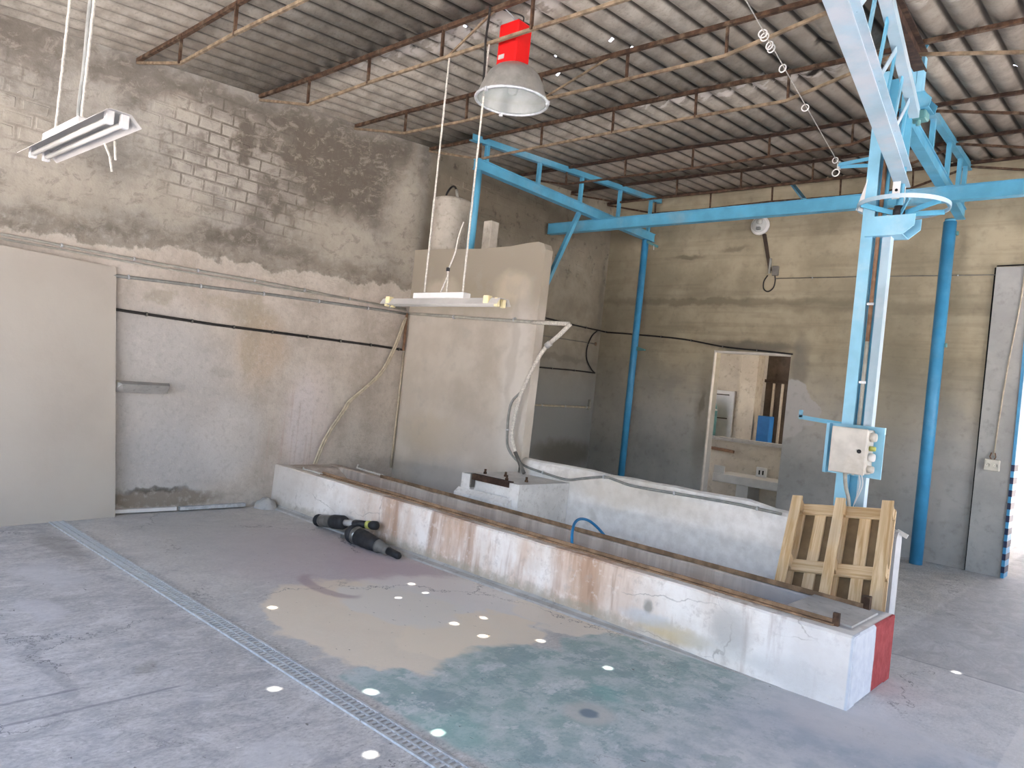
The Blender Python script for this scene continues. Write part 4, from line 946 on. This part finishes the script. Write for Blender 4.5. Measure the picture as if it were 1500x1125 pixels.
# plastered pedestal between trough and low wall
t = thing('pedestal', (2.5, 1.3, 0), 'white plastered pedestal with rusty bolts between trough and low wall', 'pedestal')
px0, px1, py0, py1, pz = 2.10, 2.90, .90, 1.685, .69
m = MB(); m.box(px0, px1, py0+.06, py1, 0, pz); m.box(px0, px1, py0, py0+.06, 0, .50); m.box(px0, px0+.13, py0, py0+.06, .50, pz); m.box(px1-.13, px1, py0, py0+.06, .50, pz)
m.build('block', 'pedestal_plaster', t)
m = MB(); m.prism([(px0-.03, .84, 0), (px0-.03, .84, .49), (px0-.03, py0, .54), (px0-.03, py0, 0)], (.75, 0, 0)); m.build('ledge', 'pedestal_plaster', t)
MB().bar((px0+.13, py0+.03, pz-.02), (px1-.13, py0+.03, pz-.02), .06, .06).build('rusty_beam', 'dark_rust', t)
MB().box(px0+.13, px0+.15, py0-.004, py0+.05, .56, pz+.01).build('flange', 'dark_pvc', t)
for (bx, by) in ((2.22, 1.12), (2.42, 1.22), (2.62, 1.02), (2.76, 1.16)):
    m = MB(); m.lathe([(0, 0), (.018, 0), (.018, .02), (.012, .02), (.012, .05), (0, .05)], (bx, by, pz), seg=8); m.build('anchor_bolt', 'rust', t)
# pallet leaning on the low wall, brown hardboard behind it
th_ = math.radians(40.5); U = V((0, math.sin(th_), math.cos(th_))); Nn = V((0, math.cos(th_), -math.sin(th_))); X = V((1, 0, 0))
rotp = math.radians(-8.5); U2 = (U*math.cos(rotp)+X*math.sin(rotp)); X2 = (X*math.cos(rotp)-U*math.sin(rotp))
PB = V((5.405, .925, .10+.115))
def pal(a, u, n): return PB+X2*a+U2*(u-.16)+Nn*n
t = thing('pallet', PB, 'wooden pallet leaning on the low wall behind the trough', 'pallet')
def plank(a0, a1, u0, u1, n0, n1, name, par=t):
    j = lambda: random.uniform(-.004, .004)
    P_ = [pal(a0+j(), u0, n0), pal(a1+j(), u0, n0), pal(a1, u0, n1), pal(a0, u0, n1), pal(a0+j(), u1, n0), pal(a1+j(), u1, n0), pal(a1, u1, n1), pal(a0, u1, n1)]
    o = MB().hexa(P_).build(name, 'pallet_wood_cross' if name == 'cross_board' else 'pallet_wood', par); return o
for a0, a1 in ((0, .075), (.325, .40), (.66, .74)): plank(a0, a1, 0, 1.18, 0, .022, 'bottom_board')
for a0, a1 in ((0, .075), (.325, .40), (.66, .74)):
    for u0, u1 in ((0, .14), (.53, .67), (1.045, 1.18)): plank(a0+.004, a1-.004, u0+.02, u1-.02, .022, .10, 'block')
for u0, u1 in ((0.0, .10), (.545, .645), (1.08, 1.175)): plank(0, .74, u0, u1, .10, .122, 'cross_board')
for a0, a1 in ((0.0, .085), (.165, .245), (.325, .41), (.495, .575), (.655, .74)): plank(a0, a1, 0, 1.18, .122, .144, 'deck_board')
m = MB(); m.hexa([pal(.06, .06, .15), pal(.72, .06, .15), pal(.72, .06, .156), pal(.06, .06, .156), pal(.06, 1.10, .15), pal(.72, 1.10, .15), pal(.72, 1.10, .156), pal(.06, 1.10, .156)])
tag(m.build('hardboard_sheet', 'hardboard'), 'brown hardboard sheet seen through the gaps of the pallet', 'board')
t = thing('extension_lead', (5.97, 1.76, .81), 'white cable end with a plug lying on the end of the low wall', 'cable')
m = MB(); m.tube(spline([(5.78, 1.76, .835), (5.88, 1.77, .84), (5.96, 1.77, .835), (6.01, 1.77, .825)]), .009, 6); m.build('cable', 'white_paint', t)
m = MB(); m.bar((6.0, 1.77, .83), (6.075, 1.77, .80), .03, .03); m.build('plug', 'white_paint', t)
# electrical panel on the crane post
t = thing('control_panel', (5.6, 1.9, 1.19), 'dusty grey electrical enclosure on a blue plate, fixed to the crane post', 'control panel')
m = MB(); m.box(5.375, 5.81, 1.905, 1.915, 1.19, 1.605); m.box(5.375, 5.40, 1.84, 1.905, 1.19, 1.60); m.box(5.795, 5.815, 1.87, 1.905, 1.55, 1.605); m.build('backing_plate', 'pale_blue_paint', t)
E_ = MB().cbox(5.47, 5.735, 1.72, 1.905, 1.22, 1.575, .008).build('enclosure', 'enclosure_grey', t)
D_ = MB().cbox(5.466, 5.74, 1.70, 1.718, 1.215, 1.58, .006).build('enclosure_door', 'enclosure_grey', t)
MB().lathe([(0, 0), (.016, 0), (.016, .006), (.007, .008), (0, .008)], (5.69, 1.70, 1.40), (0, -1, 0), 14).build('door_lock', 'dark_rubber', D_)
for z, r, c in ((1.52, .036, 'enclosure_grey'), (1.43, .02, 'yellow_ring'), (1.36, .034, 'white_paint'), (1.265, .030, 'enclosure_grey')):
    MB().lathe([(0, 0), (r, 0), (r, .03), (r*.85, .045), (0, .045)], (5.735, 1.80, z), (1, 0, 0), 16).build('socket_outlet', c, t)
MB().tube(spline([(5.56, 1.82, 1.23), (5.57, 1.85, 1.1), (5.60, 1.88, .95), (5.61, 1.9, .6)]), .016, 8).build('outgoing_conduit', 'grey_pvc', t)
for o in (0, .02): MB().tube(spline([(5.66+o, 1.85, 1.22), (5.67+o, 1.87, 1.12), (5.63, 1.9, .95), (5.61, 1.91, .8)]), .004, 5).build('thin_cable', 'white_paint', t)
for x in (5.59, 5.63): MB().lathe([(0, 0), (.010, 0), (.010, -.02), (0, -.02)], (x, 1.8, 1.222), seg=8).build('cable_gland', 'silver_label', t)

# two air suspension struts on the floor against the trough
t = thing('suspension_strut', (1.5, -.12, .06), 'steel and black suspension strut with yellow ring lying against the trough', 'strut')
A = V((1.13, -.13, .064)); B_ = V((2.10, -.10, .20)); ax = (B_-A).normalized()
MB().lathe([(0, 0), (.058, 0), (.062, .02), (.055, .03), (.062, .04), (.055, .05), (.062, .06), (.058, .07), (0, .07)], A, ax, 20).build('end_cap', 'dark_rubber', t)
MB().lathe([(0, .07), (.060, .07), (.063, .10), (.063, .25), (.060, .26), (0, .26)], A, ax, 20).build('air_can', 'brushed_steel', t)
MB().lathe([(0, .26), (.066, .26), (.07, .29), (.07, .42), (.055, .46), (0, .46)], A, ax, 20).build('bellows', 'dark_rubber', t)
MB().lathe([(0, .46), (.032, .46), (.032, .60), (0, .60)], A, ax, 16).build('rod', 'silver_label', t)
MB().lathe([(0, .60), (.034, .60), (.038, .62), (.036, .80), (0, .80)], A, ax, 16).build('sleeve', 'dark_rubber', t)
MB().lathe([(0, .80), (.039, .80), (.039, .84), (0, .84)], A, ax, 16).build('ring', 'yellow_ring', t)
MB().lathe([(0, .84), (.03, .84), (.042, .87), (.042, .93), (.02, .95), (0, .95)], A, ax, 16).build('eye_mount', 'dark_rubber', t)
t = thing('suspension_strut', (2.2, -.16, .08), 'black tapered suspension strut lying on the floor below the steel one', 'strut')
A = V((1.84, -.225, .092)); B_ = V((2.56, -.22, .035)); ax = (B_-A).normalized()
MB().lathe([(0, 0), (.075, 0), (.088, .03), (.088, .08), (0, .08)], A, ax, 22).build('top_mount', 'dark_rubber', t)
MB().lathe([(0, .08), (.082, .08), (.086, .09), (.082, .10), (.084, .115), (.078, .13), (0, .13)], A, ax, 22).build('clamp_ring', 'brushed_steel', t)
MB().lathe([(0, .13), (.080, .13), (.077, .20), (.079, .21), (.072, .28), (.074, .29), (.066, .36), (.062, .42), (0, .42)], A, ax, 22).build('bellows', 'dark_rubber', t)
MB().lathe([(0, .42), (.062, .42), (.062, .445), (.048, .46), (.046, .54), (.04, .57), (0, .57)], A, ax, 20).build('lower_can', 'dark_pvc', t)
MB().lathe([(0, .57), (.034, .57), (.032, .71), (.024, .73), (0, .73)], A, ax, 16).build('fork', 'dark_rubber', t)
MB().bar((1.66, -.20, .02), (1.86, -.19, .035), .02, .03).build('bracket', 'brushed_steel', t)

# drain grates let into the floor, one section after the other
yD = -2.235
gx = [(-.0, .98), (.985, 1.96), (1.965, 2.94), (2.945, 3.93), (3.935, 4.835), (4.845, 5.83), (5.835, 6.8)]
names = ['drain grate section furthest away, under the edge of the leaning board', 'second drain grate section from the board', 'third drain grate section from the board', 'fourth drain grate section from the board, left of the beige floor patch',
         'fifth drain grate section from the board, ending at an open joint', 'nearest drain grate section in the picture, past the open joint', 'last drain grate section towards the viewer']
for (a, b), lab in zip(gx, names):
    g = thing('drain_grate', ((a+b)/2, yD, 0), lab, 'drain grate', 'drain grates in a line across the floor')
    MB().box(a, b, yD-.05, yD+.05, .0005, .0015).build('channel_bed', 'concrete_grey', g)
    for y in (yD-.055, yD+.055): MB().box(a, b, y-.007, y+.007, .0, .010).build('side_rail', 'steel_zinc', g)
    MB().box(a, b, yD-.005, yD+.005, .0, .009).build('centre_rail', 'steel_zinc', g)
    n = int((b-a)/.036); bar0 = None
    for i in range(n+1):
        x = a+.006+(b-a-.012)*i/n
        if bar0 is None:
            bar0 = MB().box(-.006, .006, -.05, .05, 0, .008); me = bpy.data.meshes.new('cross_bar'); me.from_pydata(bar0.v, [], bar0.f); me.materials.append(MATS['steel_zinc']); bar0 = me
        o = bpy.data.objects.new('cross_bar', bar0); COL.objects.link(o); o.parent = g; o.location = V((x, yD, 0))-ORG[g.name]
# corner guard with hazard bands
t = thing('corner_guard', (6.135, 5.95, 0), 'blue steel corner guard with dark hazard bands at the end of the grey pier', 'guard')
m = MB(); m.box(6.125, 6.158, 5.925, 5.932, 0, 3.85); m.box(6.151, 6.158, 5.932, 6.2, 0, 3.85); m.build('angle', 'deep_blue_paint', t)
for k in range(9): m = MB(); m.box(6.124, 6.1595, 5.9235, 5.925, .06+k*.15, .135+k*.15); m.box(6.158, 6.1595, 5.925, 6.2, .06+k*.15, .135+k*.15); m.build('hazard_band', 'navy_paint', t)

# ================================================================== ROOM BEYOND THE DOORWAY
t = thing('work_table', (2.6, 7.1, 0), 'white plastered work table in the room beyond the doorway', 'table')
m = MB(); m.cbox(1.98, 3.5, 6.75, 7.4, .46, .60, .01); m.build('table_top', 'white_ceramic', t)
for x0, x1 in ((2.36, 2.56), (3.2, 3.4)): MB().box(x0, x1, 6.85, 7.3, 0, .46).build('leg', 'white_ceramic', t)
MB().box(1.99, 2.17, 6.76, 6.79, .60, .72).build('upstand', 'white_ceramic', t)
m = MB(); m.cbox(2.50, 2.68, 7.22, 7.26, .60, .76, .01); o = tag(m.build('holder_block', 'white_ceramic'), 'small white block with two slots on the work table', 'block')
for x in (2.56, 2.62): MB().box(x-.012, x+.012, 7.216, 7.22, .64, .71).build('slot', 'dark_void', o)
tag(MB().cbox(1.62, 1.86, 9.1, 9.3, 0, 1.60, .01).build('blue_locker', 'cobalt_plastic'), 'bright blue locker standing behind the sill in the far room', 'locker')
t = thing('far_gate', (2.3, 9.6, 0), 'dark gate with pale uprights on the right of the far room', 'gate')
MB().box(1.5, 2.9, 9.6, 9.7, 0, 3.3).build('leaf', 'dark_shutter', t)
for x in (1.66, 1.83): MB().box(x, x+.035, 9.55, 9.6, .3, 2.25).build('upright', 'room_plaster', t)
MB().box(1.5, 2.6, 9.52, 9.6, 2.26, 2.32).build('rail', 'dark_timber', t)
t = thing('pale_wall_panel', (.35, 10.1, .8), 'pale panel on the far wall of the room beyond the doorway', 'panel')
MB().cbox(.05, .62, 10.14, 10.199, .85, 2.05, .01).build('panel', 'white_ceramic', t)
for z in (1.45, 1.95): MB().box(.02, .5, 10.1, 10.14, z, z+.02).build('bar', 'dark_timber', t)
t = thing('round_bin', (.15, 9.8, 1.1), 'teal round-topped bin behind the sill in the far room', 'bin')
MB().lathe([(0, 0), (.2, 0), (.2, .6), (.15, .78), (.05, .86), (0, .87)], (.22, 9.8, 1.0), seg=20).build('body', 'teal_metal', t)
MB().box(.05, .40, 9.5, 10.0, 0, 1.0).build('stand', 'dark_timber', t)
MB().bar((.1, 9.56, 1.62), (.55, 9.56, 1.62), .03, .04).build('rail', 'grey_pvc', t)
tag(MB().tube([(.86, 10.15, 3.3), (.86, 10.15, 2.6), (.90, 10.15, 2.5), (.90, 10.15, 1.0)], .03, 8).build('drain_pipe', 'room_plaster'), 'upright pipe on the far wall of the room beyond the doorway', 'pipe')
tag(MB().cbox(.86, .98, 10.08, 10.2, 2.36, 2.5, .01).build('switch_box', 'socket_plastic'), 'small pale box on the pipe in the far room', 'box')
tag(MB().bar((1.45, 7.52, .95), (1.95, 7.52, .93), .03, .05).build('pipe_stub', 'brown_pipe'), 'short brown pipe under the sill in the room beyond the doorway', 'pipe')
t = thing('boulder', (5.35, 12.2, 0), 'brown boulder in the yard beyond the right-hand opening', 'boulder')
rr = random.Random(4); m = MB()
m.lathe([(0.0, 0), (.9, 0), (1.05, .35), (.95, .8), (.6, 1.2), (0, 1.35)], (5.0, 16.0, 0), seg=14); m.v = [(x+rr.uniform(-.1, .1), y+rr.uniform(-.1, .1), max(0, z+rr.uniform(-.08, .08)) if z > .01 else -.21) for x, y, z in m.v]
m.build('rock', 'dark_timber', t)
